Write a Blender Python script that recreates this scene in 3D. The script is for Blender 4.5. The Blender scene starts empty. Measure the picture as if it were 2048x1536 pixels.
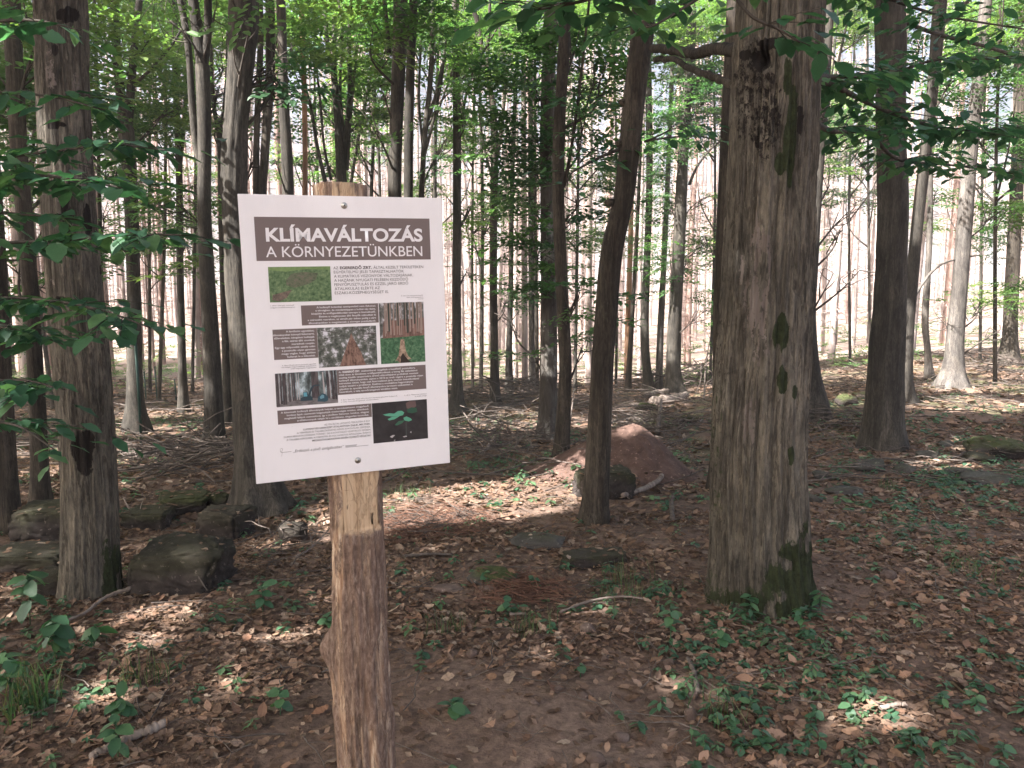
import bpy, bmesh, math, random
import numpy as np
from mathutils import Vector, Matrix

random.seed(7)
rng = np.random.default_rng(11)
S = bpy.context.scene
COL = S.collection

# ---------------------------------------------------------------- camera
FPX = 1560.0                       # focal length in pixels of a 2048-wide picture
PITCH = math.radians(6.5)
CAM_Z = 1.6
cam = bpy.data.objects.new('camera', bpy.data.cameras.new('camera'))
COL.objects.link(cam)
cam.location = (0, 0, CAM_Z)
cam.rotation_euler = (math.radians(90) - PITCH, 0, 0)
cam.data.sensor_width = 36
cam.data.lens = 36 * FPX / 2048
cam.data.clip_start = 0.05
cam.data.clip_end = 1500
S.camera = cam
S.render.resolution_x, S.render.resolution_y = 1024, 768

# ---------------------------------------------------------------- sky, sun, exposure
SUN = Vector((-0.58, -0.36, 0.73)).normalized()      # towards the sun
W = bpy.data.worlds.new('World')
S.world = W
W.use_nodes = True
nt = W.node_tree
sky = nt.nodes.new('ShaderNodeTexSky')
sky.sky_type = 'NISHITA'
sky.sun_disc = False
sky.sun_elevation = math.asin(SUN.z)
sky.sun_rotation = math.atan2(SUN.x, SUN.y)
sky.air_density = 0.8
sky.dust_density = 10.0
sky.ozone_density = 0.3
bg = nt.nodes['Background']
bg.inputs['Strength'].default_value = 0.075
nt.links.new(sky.outputs[0], bg.inputs[0])
sl = bpy.data.lights.new('sun', 'SUN')
sl.energy = 5.0
sl.angle = math.radians(0.5)
sl.color = (1.0, 0.955, 0.91)
so = bpy.data.objects.new('sun', sl)
COL.objects.link(so)
so.rotation_euler = SUN.to_track_quat('Z', 'Y').to_euler()
so.location = (-20, -8, 30)
S.view_settings.view_transform = 'Standard'
S.view_settings.look = 'None'
S.view_settings.gamma = 1.0
S.view_settings.use_curve_mapping = False
S.view_settings.exposure = 2.5
GLARE_HAZE = 0.0022  # density of the volume added as lens glare
S.cycles.volume_bounces = 0
S.cycles.max_bounces = 7
S.cycles.diffuse_bounces = 4
S.cycles.glossy_bounces = 2
S.cycles.transmission_bounces = 5
S.cycles.transparent_max_bounces = 4

# ---------------------------------------------------------------- picture <-> place
CF = np.array((0, math.cos(PITCH), -math.sin(PITCH)))
CU = np.array((0, math.sin(PITCH), math.cos(PITCH)))
CO = np.array((0, 0, CAM_Z))


def ray(px, py):
    return CF + np.array((1.0, 0, 0)) * ((px - 1024) / FPX) + CU * ((768 - py) / FPX)


def at(px, py, Y):
    d = ray(px, py)
    return CO + d * (Y / d[1])


def depth_px(px, py, Y):           # metres per pixel there
    d = ray(px, py)
    return (Y / d[1]) / FPX


def proj(P):
    v = np.asarray(P) - CO
    d = v @ CF
    d = np.where(np.abs(d) < 1e-3, 1e-3, d)
    return 1024 + FPX * v[..., 0] / d, 768 - FPX * (v @ CU) / d, d


# ---------------------------------------------------------------- value noise
_T2 = rng.random((256, 256))
_T3 = rng.random((48, 48, 48))


def n2(x, y):
    x = np.asarray(x, float); y = np.asarray(y, float)
    i = np.floor(x).astype(int); j = np.floor(y).astype(int)
    u = x - i; v = y - j
    u = u * u * (3 - 2 * u); v = v * v * (3 - 2 * v)
    a = _T2[i % 256, j % 256]; b = _T2[(i + 1) % 256, j % 256]
    c = _T2[i % 256, (j + 1) % 256]; d = _T2[(i + 1) % 256, (j + 1) % 256]
    return (a * (1 - u) + b * u) * (1 - v) + (c * (1 - u) + d * u) * v


def n3(x, y, z):
    x = np.asarray(x, float); y = np.asarray(y, float); z = np.asarray(z, float)
    x, y, z = np.broadcast_arrays(x, y, z)
    i = np.floor(x).astype(int); j = np.floor(y).astype(int); k = np.floor(z).astype(int)
    u = x - i; v = y - j; w = z - k
    u = u * u * (3 - 2 * u); v = v * v * (3 - 2 * v); w = w * w * (3 - 2 * w)
    r = 0
    for a in (0, 1):
        for b in (0, 1):
            for c in (0, 1):
                wt = (u if a else 1 - u) * (v if b else 1 - v) * (w if c else 1 - w)
                r = r + wt * _T3[(i + a) % 48, (j + b) % 48, (k + c) % 48]
    return r


def sstep(a, b, x):
    t = np.clip((np.asarray(x, float) - a) / (b - a), 0, 1)
    return t * t * (3 - 2 * t)


# ---------------------------------------------------------------- terrain
def gz(x, y):
    x = np.asarray(x, float); y = np.asarray(y, float)
    s = 0.055 - 0.043 * sstep(0.15, 0.55, x / np.maximum(y, 4.0)) * sstep(4, 12, y)
    yy = np.clip(y - 4, 0, 26)
    z = -s * yy
    z = z + 0.05 * np.clip(y - 46, 0, 70)
    z = z + 0.10 * (n2(x * 0.45 + 7, y * 0.45 + 3) - 0.5) * sstep(1, 5, y)
    z = z + 0.035 * (n2(x * 1.9 + 31, y * 1.9 + 11) - 0.5)
    # low bank with boulders to the left
    z = z - 0.10 * np.exp(-(((x + 2.6) / 1.3) ** 2 + ((y - 5.4) / 1.0) ** 2))
    return z


def hit(px, py):
    d = ray(px, py)
    lo, hi = 0.5, 0.5
    while hi < 200:
        P = CO + d * hi
        if P[2] < float(gz(P[0], P[1])):
            break
        lo = hi; hi *= 1.04
    for _ in range(30):
        m = (lo + hi) / 2
        P = CO + d * m
        if P[2] < float(gz(P[0], P[1])):
            hi = m
        else:
            lo = m
    return CO + d * hi


# ---------------------------------------------------------------- object helpers
def tag(o, label=None, cat=None, group=None, kind=None):
    if label: o['label'] = label
    if cat: o['category'] = cat
    if group: o['group'] = group
    if kind: o['kind'] = kind
    return o


def empty(name, loc, label, cat, group=None, parent=None):
    o = bpy.data.objects.new(name, None)
    o.empty_display_size = 0.1
    COL.objects.link(o)
    o.location = loc
    return tag(o, label, cat, group)


def mesh(name, V, F, mat, smooth=True, fcol=None, vattr=None):
    V = np.ascontiguousarray(V, dtype=np.float32); F = np.ascontiguousarray(F, dtype=np.int32)
    me = bpy.data.meshes.new(name)
    me.vertices.add(len(V)); me.vertices.foreach_set('co', V.ravel())
    me.loops.add(F.size); me.loops.foreach_set('vertex_index', F.ravel())
    me.polygons.add(len(F))
    me.polygons.foreach_set('loop_start', np.arange(len(F), dtype=np.int32) * F.shape[1])
    me.update(calc_edges=True)
    me.polygons.foreach_set('use_smooth', np.full(len(F), smooth, dtype=bool))
    if fcol is not None:
        a = me.attributes.new('lc', 'FLOAT_COLOR', 'FACE')
        c = np.ones((len(F), 4), np.float32); c[:, :3] = fcol
        a.data.foreach_set('color', c.ravel())
    for k, v in (vattr or {}).items():
        a = me.attributes.new(k, 'FLOAT', 'POINT')
        a.data.foreach_set('value', np.ascontiguousarray(v, dtype=np.float32))
    if mat is not None:
        me.materials.append(mat)
    return me


def link(name, me, parent=None, loc=None):
    o = bpy.data.objects.new(name, me)
    COL.objects.link(o)
    if parent is not None:
        o.parent = parent
    if loc is not None:
        o.location = loc
    return o


def joinVF(parts):
    Vs, Fs, off = [], [], 0
    for V, F in parts:
        Vs.append(V); Fs.append(np.asarray(F) + off); off += len(V)
    return np.concatenate(Vs), np.concatenate(Fs)


def tube(pts, rad, sides=6, cap=True):
    """quads round a polyline; returns V, F"""
    pts = np.asarray(pts, float); rad = np.asarray(rad, float)
    k = len(pts)
    T = np.gradient(pts, axis=0)
    T /= np.linalg.norm(T, axis=1)[:, None] + 1e-9
    ref = np.array((0, 0, 1.0)) if abs(T[0][2]) < 0.8 else np.array((1.0, 0, 0))
    A = np.cross(T, ref); A /= np.linalg.norm(A, axis=1)[:, None] + 1e-9
    B = np.cross(T, A)
    th = np.linspace(0, 2 * np.pi, sides, endpoint=False)
    V = pts[:, None, :] + rad[:, None, None] * (np.cos(th)[None, :, None] * A[:, None, :] + np.sin(th)[None, :, None] * B[:, None, :])
    V = V.reshape(-1, 3)
    F = []
    for i in range(k - 1):
        for j in range(sides):
            a = i * sides + j; b = i * sides + (j + 1) % sides
            F.append((a, b, b + sides, a + sides))
    if cap:
        V = np.concatenate([V, pts[:1], pts[-1:]])
        c0, c1 = k * sides, k * sides + 1
        for j in range(sides):
            F.append((c0, (j + 1) % sides, j, c0))
            F.append((c1, (k - 1) * sides + j, (k - 1) * sides + (j + 1) % sides, c1))
    F = np.array(F)
    return V, F


def quads_to_tris(F):
    F = np.asarray(F)
    T = np.concatenate([F[:, [0, 1, 2]], F[:, [0, 2, 3]]])
    return T[(T[:, 0] != T[:, 1]) & (T[:, 1] != T[:, 2]) & (T[:, 0] != T[:, 2])]


def ttube(pts, rad, sides=6, cap=True):
    V, F = tube(pts, rad, sides, cap)
    return V, quads_to_tris(F)


def smooth_path(P, n):
    """Catmull-Rom through the rows of P"""
    P = np.asarray(P, float)
    if len(P) == 2:
        t = np.linspace(0, 1, n)[:, None]
        return P[0] * (1 - t) + P[1] * t
    Q = np.concatenate([[2 * P[0] - P[1]], P, [2 * P[-1] - P[-2]]])
    out = []
    for s in np.linspace(0, len(P) - 1.0001, n):
        i = int(s); t = s - i
        p0, p1, p2, p3 = Q[i], Q[i + 1], Q[i + 2], Q[i + 3]
        out.append(0.5 * (2 * p1 + (p2 - p0) * t + (2 * p0 - 5 * p1 + 4 * p2 - p3) * t * t + (3 * p1 - p0 - 3 * p2 + p3) * t ** 3))
    return np.array(out)


def rots(yaw, tilt, tiltdir):
    """matrices: yaw about z, then tip by tilt about a horizontal axis"""
    c, s = np.cos(yaw), np.sin(yaw)
    o, e = np.zeros_like(c), np.ones_like(c)
    Rz = np.stack([np.stack([c, -s, o], -1), np.stack([s, c, o], -1), np.stack([o, o, e], -1)], -2)
    ax = np.stack([np.cos(tiltdir), np.sin(tiltdir), o], -1)
    ct, st = np.cos(tilt), np.sin(tilt)
    K = np.zeros((len(yaw), 3, 3))
    K[:, 0, 2] = ax[:, 1]; K[:, 1, 2] = -ax[:, 0]; K[:, 2, 0] = -ax[:, 1]; K[:, 2, 1] = ax[:, 0]
    R = np.eye(3) + st[:, None, None] * K + (1 - ct)[:, None, None] * (K @ K)
    return R @ Rz


def scatter(tv, tf, pos, R, sc):
    n, m = len(pos), len(tv)
    V = np.einsum('nij,mj->nmi', R, tv) * np.asarray(sc).reshape(n, 1, -1) + pos[:, None, :]
    F = tf[None] + (np.arange(n) * m)[:, None, None]
    return V.reshape(-1, 3), F.reshape(-1, tf.shape[1])


# ---------------------------------------------------------------- materials
def mat_new(name):
    m = bpy.data.materials.new(name)
    m.use_nodes = True
    t = m.node_tree
    b = t.nodes['Principled BSDF']
    b.inputs['Specular IOR Level'].default_value = 0.25
    b.inputs['Roughness'].default_value = 0.85
    return m, t, b


def nd(t, typ, **kw):
    n = t.nodes.new(typ)
    for k, v in kw.items():
        if hasattr(n, k):
            setattr(n, k, v)
        else:
            n.inputs[k].default_value = v
    return n


def ramp(t, src, stops):
    r = t.nodes.new('ShaderNodeValToRGB')
    e = r.color_ramp.elements
    while len(e) < len(stops):
        e.new(0.5)
    for el, (p, c) in zip(e, stops):
        el.position = p
        el.color = (*c, 1) if len(c) == 3 else c
    t.links.new(src, r.inputs[0])
    return r


def mix(t, fac, a, b, typ='MIX'):
    m = t.nodes.new('ShaderNodeMix')
    m.data_type = 'RGBA'
    m.blend_type = typ
    L = t.links
    if isinstance(fac, (int, float)): m.inputs[0].default_value = fac
    else: L.new(fac, m.inputs[0])
    for s, i in ((a, 6), (b, 7)):
        if isinstance(s, tuple): m.inputs[i].default_value = (*s, 1)
        else: L.new(s, m.inputs[i])
    return m.outputs[2]


def coords(t, scale, shift=True):
    tc = t.nodes.new('ShaderNodeTexCoord')
    mp = t.nodes.new('ShaderNodeMapping')
    mp.inputs['Scale'].default_value = scale
    if shift:
        oi = t.nodes.new('ShaderNodeObjectInfo')
        mu = nd(t, 'ShaderNodeMath', operation='MULTIPLY'); mu.inputs[1].default_value = 37.0
        t.links.new(oi.outputs['Random'], mu.inputs[0])
        t.links.new(mu.outputs[0], mp.inputs['Location'])
    t.links.new(tc.outputs['Object'], mp.inputs[0])
    return mp.outputs[0]


def noise(t, vec, scale, detail=5, rough=0.6, dist=0.0):
    n = t.nodes.new('ShaderNodeTexNoise')
    n.inputs['Scale'].default_value = scale
    n.inputs['Detail'].default_value = detail
    n.inputs['Roughness'].default_value = rough
    n.inputs['Distortion'].default_value = dist
    t.links.new(vec, n.inputs['Vector'])
    return n.outputs[0]


def bark(name, dark, mid, light, lichen=(0.22, 0.23, 0.18), streak=9.0, zs=0.16, bump=0.5, lich=0.62, moss=(0.026, 0.033, 0.014), crack=0.0):
    m, t, b = mat_new(name)
    v = coords(t, (1, 1, zs))
    f1 = noise(t, v, streak, 6, 0.65, 0.6)
    c1 = ramp(t, f1, [(0.30, dark), (0.50, mid), (0.72, light)]).outputs[0]
    v2 = coords(t, (1, 1, 0.7))
    f2 = noise(t, v2, 3.1, 7, 0.7)
    k2 = ramp(t, f2, [(lich, (0, 0, 0)), (lich + 0.10, (1, 1, 1))]).outputs[0]
    c2 = mix(t, k2, c1, lichen)
    f3 = noise(t, v2, 1.3, 3, 0.5)
    g = ramp(t, f3, [(0.35, (0.72, 0.72, 0.72)), (0.65, (1.15, 1.15, 1.15))]).outputs[0]
    c3 = mix(t, 1.0, c2, g, 'MULTIPLY')
    if crack:
        vk = coords(t, (1, 1, 0.085))
        fk = noise(t, vk, 22, 6, 0.66, 1.2)
        kk_ = ramp(t, fk, [(0.40, (1, 1, 1)), (0.455, (0.22, 0.20, 0.19)), (0.49, (0.22, 0.20, 0.19)), (0.515, (1.35, 1.32, 1.25)), (0.58, (1, 1, 1))]).outputs[0]  # dark cracks with pale edges; weak crack shading is painted in
        c3 = mix(t, crack, c3, mix(t, 1.0, c3, kk_, 'MULTIPLY'))
        vm = coords(t, (1, 1, 0.5))
        fm = noise(t, vm, 9, 8, 0.75, 0.3)
        c3 = mix(t, 1.0, c3, ramp(t, fm, [(0.30, (0.55, 0.55, 0.56)), (0.5, (1, 1, 1)), (0.70, (1.45, 1.4, 1.32))]).outputs[0], 'MULTIPLY')
        fn = noise(t, coords(t, (1, 1, 0.25)), 85, 6, 0.75)
        c3 = mix(t, 1.0, c3, ramp(t, fn, [(0.32, (0.62, 0.61, 0.60)), (0.5, (1, 1, 1)), (0.68, (1.4, 1.38, 1.34))]).outputs[0], 'MULTIPLY')
        f1 = mix(t, 0.4, fk, fn)
    at_ = nd(t, 'ShaderNodeAttribute', attribute_name='moss')
    f4 = noise(t, v2, 42, 4, 0.7)
    mg = ramp(t, f4, [(0.3, tuple(q * 0.55 for q in moss)), (0.7, tuple(q * 1.7 for q in moss))]).outputs[0]
    def edge(att, amp=1.3):
        a1 = nd(t, 'ShaderNodeMath', operation='SUBTRACT'); t.links.new(f4, a1.inputs[0]); a1.inputs[1].default_value = 0.5
        a2 = nd(t, 'ShaderNodeMath', operation='MULTIPLY_ADD'); t.links.new(a1.outputs[0], a2.inputs[0]); a2.inputs[1].default_value = amp; t.links.new(att, a2.inputs[2])
        return ramp(t, a2.outputs[0], [(0.42, (0, 0, 0)), (0.58, (1, 1, 1))]).outputs[0]
    c4 = mix(t, edge(at_.outputs['Fac']), c3, mg)
    ad = nd(t, 'ShaderNodeAttribute', attribute_name='bare')  # pale tone; on the old beech it paints sun patches
    vb = coords(t, (1, 1, 0.1))
    fb = noise(t, vb, 22, 5, 0.7, 0.4)
    bw = ramp(t, fb, [(0.3, (0.12, 0.095, 0.082)), (0.55, (0.21, 0.175, 0.155)), (0.7, (0.30, 0.26, 0.24))]).outputs[0]
    c5 = mix(t, edge(ad.outputs['Fac'], 2.0), c4, bw)
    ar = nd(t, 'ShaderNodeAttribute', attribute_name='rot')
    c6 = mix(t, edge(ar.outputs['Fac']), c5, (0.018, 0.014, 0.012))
    t.links.new(c6, b.inputs['Base Color'])
    bp = nd(t, 'ShaderNodeBump'); bp.inputs['Strength'].default_value = bump; bp.inputs['Distance'].default_value = 0.03
    t.links.new(f1, bp.inputs['Height'])
    t.links.new(bp.outputs[0], b.inputs['Normal'])
    return m


def leafmat(name, translucent=0.42, attr=True, stops=None, rough=0.42, gloss=0.45):
    m, t, b = mat_new(name)
    b.inputs['Roughness'].default_value = rough
    b.inputs['Specular IOR Level'].default_value = gloss
    if attr:
        c = nd(t, 'ShaderNodeAttribute', attribute_name='lc').outputs['Color']
    else:
        oi = t.nodes.new('ShaderNodeObjectInfo')
        c = ramp(t, oi.outputs['Random'], stops).outputs[0]
    v = coords(t, (1, 1, 1), False)
    f = noise(t, v, 30 if attr else 60, 3, 0.6)
    g = ramp(t, f, [(0.3, (0.75, 0.75, 0.75)), (0.7, (1.2, 1.2, 1.2))]).outputs[0]
    c = mix(t, 1.0, c, g, 'MULTIPLY')
    t.links.new(c, b.inputs['Base Color'])
    if translucent > 0:
        tr = t.nodes.new('ShaderNodeBsdfTranslucent')
        tc = mix(t, 1.0, c, (1.35, 1.65, 0.95), 'MULTIPLY')
        t.links.new(tc, tr.inputs['Color'])
        ms = t.nodes.new('ShaderNodeMixShader')
        ms.inputs[0].default_value = translucent
        t.links.new(b.outputs[0], ms.inputs[1]); t.links.new(tr.outputs[0], ms.inputs[2])
        t.links.new(ms.outputs[0], t.nodes['Material Output'].inputs['Surface'])
    return m


def plain(name, col, rough=0.6, metal=0.0, spec=0.3):
    m, t, b = mat_new(name)
    b.inputs['Base Color'].default_value = (*col, 1)
    b.inputs['Roughness'].default_value = rough
    b.inputs['Metallic'].default_value = metal
    b.inputs['Specular IOR Level'].default_value = spec
    return m


M = {}
M['olive'] = bark('bark_olive', (0.090, 0.081, 0.068), (0.135, 0.121, 0.100), (0.185, 0.168, 0.140), (0.19, 0.175, 0.15), 15, 0.10, 1.0, 0.66, crack=0.55)
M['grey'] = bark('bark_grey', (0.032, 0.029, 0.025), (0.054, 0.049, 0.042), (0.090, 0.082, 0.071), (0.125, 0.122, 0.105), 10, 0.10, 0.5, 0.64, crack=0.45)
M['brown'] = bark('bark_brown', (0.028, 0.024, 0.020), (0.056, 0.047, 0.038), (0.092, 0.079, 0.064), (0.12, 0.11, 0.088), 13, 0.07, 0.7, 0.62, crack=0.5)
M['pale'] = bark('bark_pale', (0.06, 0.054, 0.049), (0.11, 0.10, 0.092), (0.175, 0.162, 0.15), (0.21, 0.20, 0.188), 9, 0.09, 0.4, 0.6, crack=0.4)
M['mottled'] = bark('bark_mottled', (0.035, 0.028, 0.024), (0.085, 0.074, 0.064), (0.14, 0.13, 0.115), (0.36, 0.35, 0.32), 14, 0.25, 0.8, 0.55)
M['orange'] = bark('bark_stripped', (0.12, 0.065, 0.04), (0.33, 0.19, 0.12), (0.46, 0.31, 0.22), (0.40, 0.29, 0.22), 9, 0.1, 0.4, 0.6)
M['spruce'] = bark('bark_dead_spruce', (0.17, 0.132, 0.122), (0.33, 0.27, 0.252), (0.46, 0.40, 0.38), (0.49, 0.44, 0.42), 7, 0.12, 0.4, 0.55)
M['spruce_red'] = bark('bark_dead_spruce_red', (0.12, 0.08, 0.068), (0.27, 0.185, 0.16), (0.40, 0.31, 0.28), (0.42, 0.35, 0.32), 7, 0.12, 0.4, 0.55)
M['twig'] = bark('bark_twig', (0.055, 0.045, 0.04), (0.11, 0.09, 0.078), (0.19, 0.16, 0.14), (0.24, 0.21, 0.18), 30, 0.3, 0.3)
M['deadwood'] = bark('bark_deadwood', (0.11, 0.085, 0.072), (0.26, 0.21, 0.18), (0.42, 0.36, 0.32), (0.44, 0.39, 0.35), 14, 0.2, 0.5)
M['limb'] = bark('bark_limb', (0.035, 0.030, 0.026), (0.062, 0.053, 0.045), (0.10, 0.086, 0.072), (0.12, 0.11, 0.09), 22, 0.2, 0.4)
M['leaf'] = leafmat('leaf_green', 0.45)
M['canopy'] = leafmat('leaf_canopy', 0.30)
M['litter'] = leafmat('leaf_litter', 0.10, rough=0.75, gloss=0.15)
M['plant'] = leafmat('plant_green', 0.35)
GST = [(0.0, (0.035, 0.095, 0.056)), (0.35, (0.048, 0.125, 0.072)), (0.7, (0.062, 0.15, 0.080)), (1.0, (0.095, 0.185, 0.085))]
M['leafobj'] = leafmat('leaf_single', 0.38, False, GST)
M['plantobj'] = leafmat('plant_single', 0.34, False, [(0, (0.05, 0.12, 0.065)), (0.5, (0.065, 0.15, 0.08)), (1, (0.10, 0.195, 0.09))])
M['deadleafobj'] = leafmat('dead_leaf_single', 0.08, False, [(0, (0.15, 0.085, 0.06)), (0.25, (0.27, 0.165, 0.115)), (0.5, (0.36, 0.235, 0.17)), (0.75, (0.23, 0.12, 0.075)), (1, (0.42, 0.31, 0.235))], 0.75, 0.15)


def ground_mat():
    m, t, b = mat_new('forest_soil')
    v = coords(t, (1, 1, 1), False)
    a = noise(t, v, 0.55, 6, 0.6)
    c1 = ramp(t, a, [(0.35, (0.105, 0.073, 0.058)), (0.52, (0.165, 0.115, 0.090)), (0.7, (0.215, 0.158, 0.128))]).outputs[0]
    f = noise(t, v, 26, 6, 0.75)
    c2 = ramp(t, f, [(0.3, (0.5, 0.48, 0.46)), (0.5, (1.0, 0.98, 0.96)), (0.72, (1.7, 1.65, 1.6))]).outputs[0]
    c = mix(t, 1.0, c1, c2, 'MULTIPLY')
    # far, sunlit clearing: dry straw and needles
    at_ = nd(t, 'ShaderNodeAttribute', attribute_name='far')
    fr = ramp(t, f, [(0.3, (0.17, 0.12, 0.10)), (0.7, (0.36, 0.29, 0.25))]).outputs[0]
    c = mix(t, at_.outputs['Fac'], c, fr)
    ag = nd(t, 'ShaderNodeAttribute', attribute_name='green')
    c = mix(t, ag.outputs['Fac'], c, ramp(t, f, [(0.3, (0.045, 0.060, 0.022)), (0.7, (0.115, 0.13, 0.055))]).outputs[0])
    t.links.new(c, b.inputs['Base Color'])
    bp = nd(t, 'ShaderNodeBump'); bp.inputs['Strength'].default_value = 0.8; bp.inputs['Distance'].default_value = 0.02
    t.links.new(f, bp.inputs['Height']); t.links.new(bp.outputs[0], b.inputs['Normal'])
    b.inputs['Roughness'].default_value = 0.95
    return m


def rock_mat(name, a, c, d, moss=True):
    m, t, b = mat_new(name)
    v = coords(t, (1, 1, 1))
    f = noise(t, v, 7, 12, 0.78)
    col = ramp(t, f, [(0.3, a), (0.5, c), (0.72, d)]).outputs[0]
    f2 = noise(t, v, 30, 4, 0.7)
    sp = ramp(t, f2, [(0.62, (0, 0, 0)), (0.65, (1, 1, 1))]).outputs[0]
    col = mix(t, sp, col, tuple(min(q * 1.6, 0.5) for q in d))
    if moss:
        at_ = nd(t, 'ShaderNodeAttribute', attribute_name='moss')
        mg = ramp(t, f2, [(0.3, (0.025, 0.035, 0.010)), (0.7, (0.075, 0.090, 0.026))]).outputs[0]
        col = mix(t, at_.outputs['Fac'], col, mg)
    t.links.new(col, b.inputs['Base Color'])
    bp = nd(t, 'ShaderNodeBump'); bp.inputs['Strength'].default_value = 0.7; bp.inputs['Distance'].default_value = 0.03
    t.links.new(f, bp.inputs['Height']); t.links.new(bp.outputs[0], b.inputs['Normal'])
    return m


M['ground'] = ground_mat()
M['rock'] = rock_mat('andesite_rock', (0.016, 0.013, 0.012), (0.042, 0.034, 0.031), (0.085, 0.070, 0.063))
M['rock_grey'] = rock_mat('grey_rock', (0.04, 0.037, 0.034), (0.07, 0.066, 0.062), (0.12, 0.114, 0.108))
M['pebble'] = rock_mat('loose_stone', (0.075, 0.052, 0.043), (0.13, 0.093, 0.078), (0.20, 0.155, 0.135), False)
M['earth'] = rock_mat('mound_earth', (0.050, 0.031, 0.025), (0.105, 0.064, 0.051), (0.165, 0.108, 0.088), False)

# ---------------------------------------------------------------- ground sheet
def spaced(parts):
    out = [parts[0][0]]
    for a, b_, st in parts:
        n = max(1, int(round((b_ - a) / st)))
        out += list(np.linspace(a, b_, n + 1)[1:])
    return np.array(out)


ys = spaced([(-60, -6, 6), (-6, 1.5, 0.5), (1.5, 9, 0.075), (9, 30, 0.3), (30, 60, 1.5), (60, 130, 7), (130, 900, 110)])
xh = spaced([(0, 5, 0.085), (5, 24, 0.4), (24, 60, 3), (60, 700, 80)])
xs = np.concatenate([-xh[::-1][:-1], xh])
GX, GY = np.meshgrid(xs, ys)
GZ = gz(GX, GY) + 0.018 * (n2(GX * 9, GY * 9) - 0.5) + 0.008 * (n2(GX * 23, GY * 23) - 0.5)
nx, ny = len(xs), len(ys)
I = (np.arange(ny - 1)[:, None] * nx + np.arange(nx - 1)[None]).ravel()
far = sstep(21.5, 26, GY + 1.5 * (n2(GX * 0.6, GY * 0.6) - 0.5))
gp = n2(GX * 0.8 + 90, GY * 0.8 + 44) * 0.6 + n2(GX * 2.5, GY * 2.5) * 0.4
green = 0.8 * sstep(0.50, 0.68, gp) * sstep(7.5, 11, GY) * (1 - 0.6 * far)
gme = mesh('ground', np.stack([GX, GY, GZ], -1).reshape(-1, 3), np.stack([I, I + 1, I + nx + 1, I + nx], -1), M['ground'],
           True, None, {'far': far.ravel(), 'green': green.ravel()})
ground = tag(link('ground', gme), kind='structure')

# ---------------------------------------------------------------- gaps carved into the canopy so sun falls on chosen spots
SUNV = np.array(SUN)
GAPS = []
for px, py, r in ((800, 1034, .16), (850, 1020, .22), (905, 1008, .2), (965, 1000, .26), (1010, 985, .12), (1095, 1003, .10), (945, 1074, .12), (895, 1083, .10), (860, 1130, .07),
                  (1310, 1108, .14), (1360, 1105, .1), (1190, 1222, .15), (1130, 1235, .1), (390, 1208, .12), (350, 1228, .08), (520, 1278, .06), (255, 1300, .08), (645, 1272, .07),
                  (1780, 1435, .10), (1800, 1405, .05), (490, 1385, .12), (1060, 825, .35), (1010, 858, .3), (985, 845, .25), (1110, 840, .3), (590, 1085, .12), (500, 1100, .12), (10, 1235, .12),
                  (300, 830, .45), (250, 860, .35), (120, 905, .3), (360, 860, .3), (1960, 895, .2), (1930, 810, .5), (1985, 775, .6), (1880, 930, .2), (480, 815, .4), (1340, 1395, .08), (1120, 1300, .07),
                  (180, 1400, .08), (560, 1310, .06), (60, 1190, .1), (1600, 1400, .05), (1500, 1330, .05), (1900, 1200, .06), (740, 1180, .08), (1080, 1150, .06), (1240, 850, .3)):
    GAPS.append((hit(px, py), r * (.62 if py > 1060 else 3.0 if 980 < py < 1040 else 1.7) + .02))
for px, py, Y, r in ((462, 250, 6.2, .10), (458, 290, 6.2, .12), (455, 330, 6.2, .10), (462, 470, 6.2, .10), (468, 540, 6.2, .12), (460, 600, 6.2, .10), (470, 150, 6.2, .06),
                     (1512, 560, 3.75, .055), (1508, 610, 3.75, .06), (1515, 515, 3.75, .035), (1500, 850, 3.75, .03), (1345, 640, 18, .3), (1340, 745, 18, .4), (1362, 350, 18, .3), (1325, 650, 19, .3),
                     (1915, 600, 14.5, .3), (1925, 520, 14.5, .3), (1930, 450, 14.5, .25), (1895, 740, 14.5, .2), (1825, 560, 13.5, .2), (1828, 480, 13.5, .2), (1625, 680, 12, .2), (398, 250, 9.5, .12), (392, 330, 9.5, .12),
                     (912, 230, 13, .15), (912, 330, 13, .18), (575, 210, 11, .12), (800, 350, 9.5, .12), (1120, 850, 9, .1), (205, 370, 3.2, .06), (100, 930, 7.9, .2), (60, 800, 8, .2)):
    GAPS.append((at(px, py, Y), r + (.0 if Y < 5 else .14)))
for px, py, Y, r in ((1100, 965, 7.5, .3), (1140, 940, 7.6, .25), (1275, 868, 8.0, .22), (1325, 880, 8.1, .10), (1180, 900, 7.8, .12)):
    GAPS.append((at(px, py, Y), r))


def shaded(P, extra=0.0):
    keep = np.ones(len(P), bool)
    for c, r in GAPS:
        v = P - c
        t = v @ SUNV
        d = np.linalg.norm(v - t[:, None] * SUNV, axis=1)
        keep &= ~((t > 0.35) & (d < r + extra))
    return keep


# ---------------------------------------------------------------- leaf shapes
DIAMOND = (np.array(((0, 0, 0), (0.45, 0.27, 0.06), (1, 0, -0.06), (0.45, -0.27, 0.06)), float), np.array(((0, 2, 1), (0, 3, 2))))
OVAL = (np.array(((0, 0, 0), (0.30, 0.25, 0.05), (0.70, 0.22, 0.03), (1, 0, -0.08), (0.70, -0.22, 0.03), (0.30, -0.25, 0.05)), float),
        np.array(((0, 2, 1), (0, 3, 2), (0, 4, 3), (0, 5, 4))))


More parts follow.
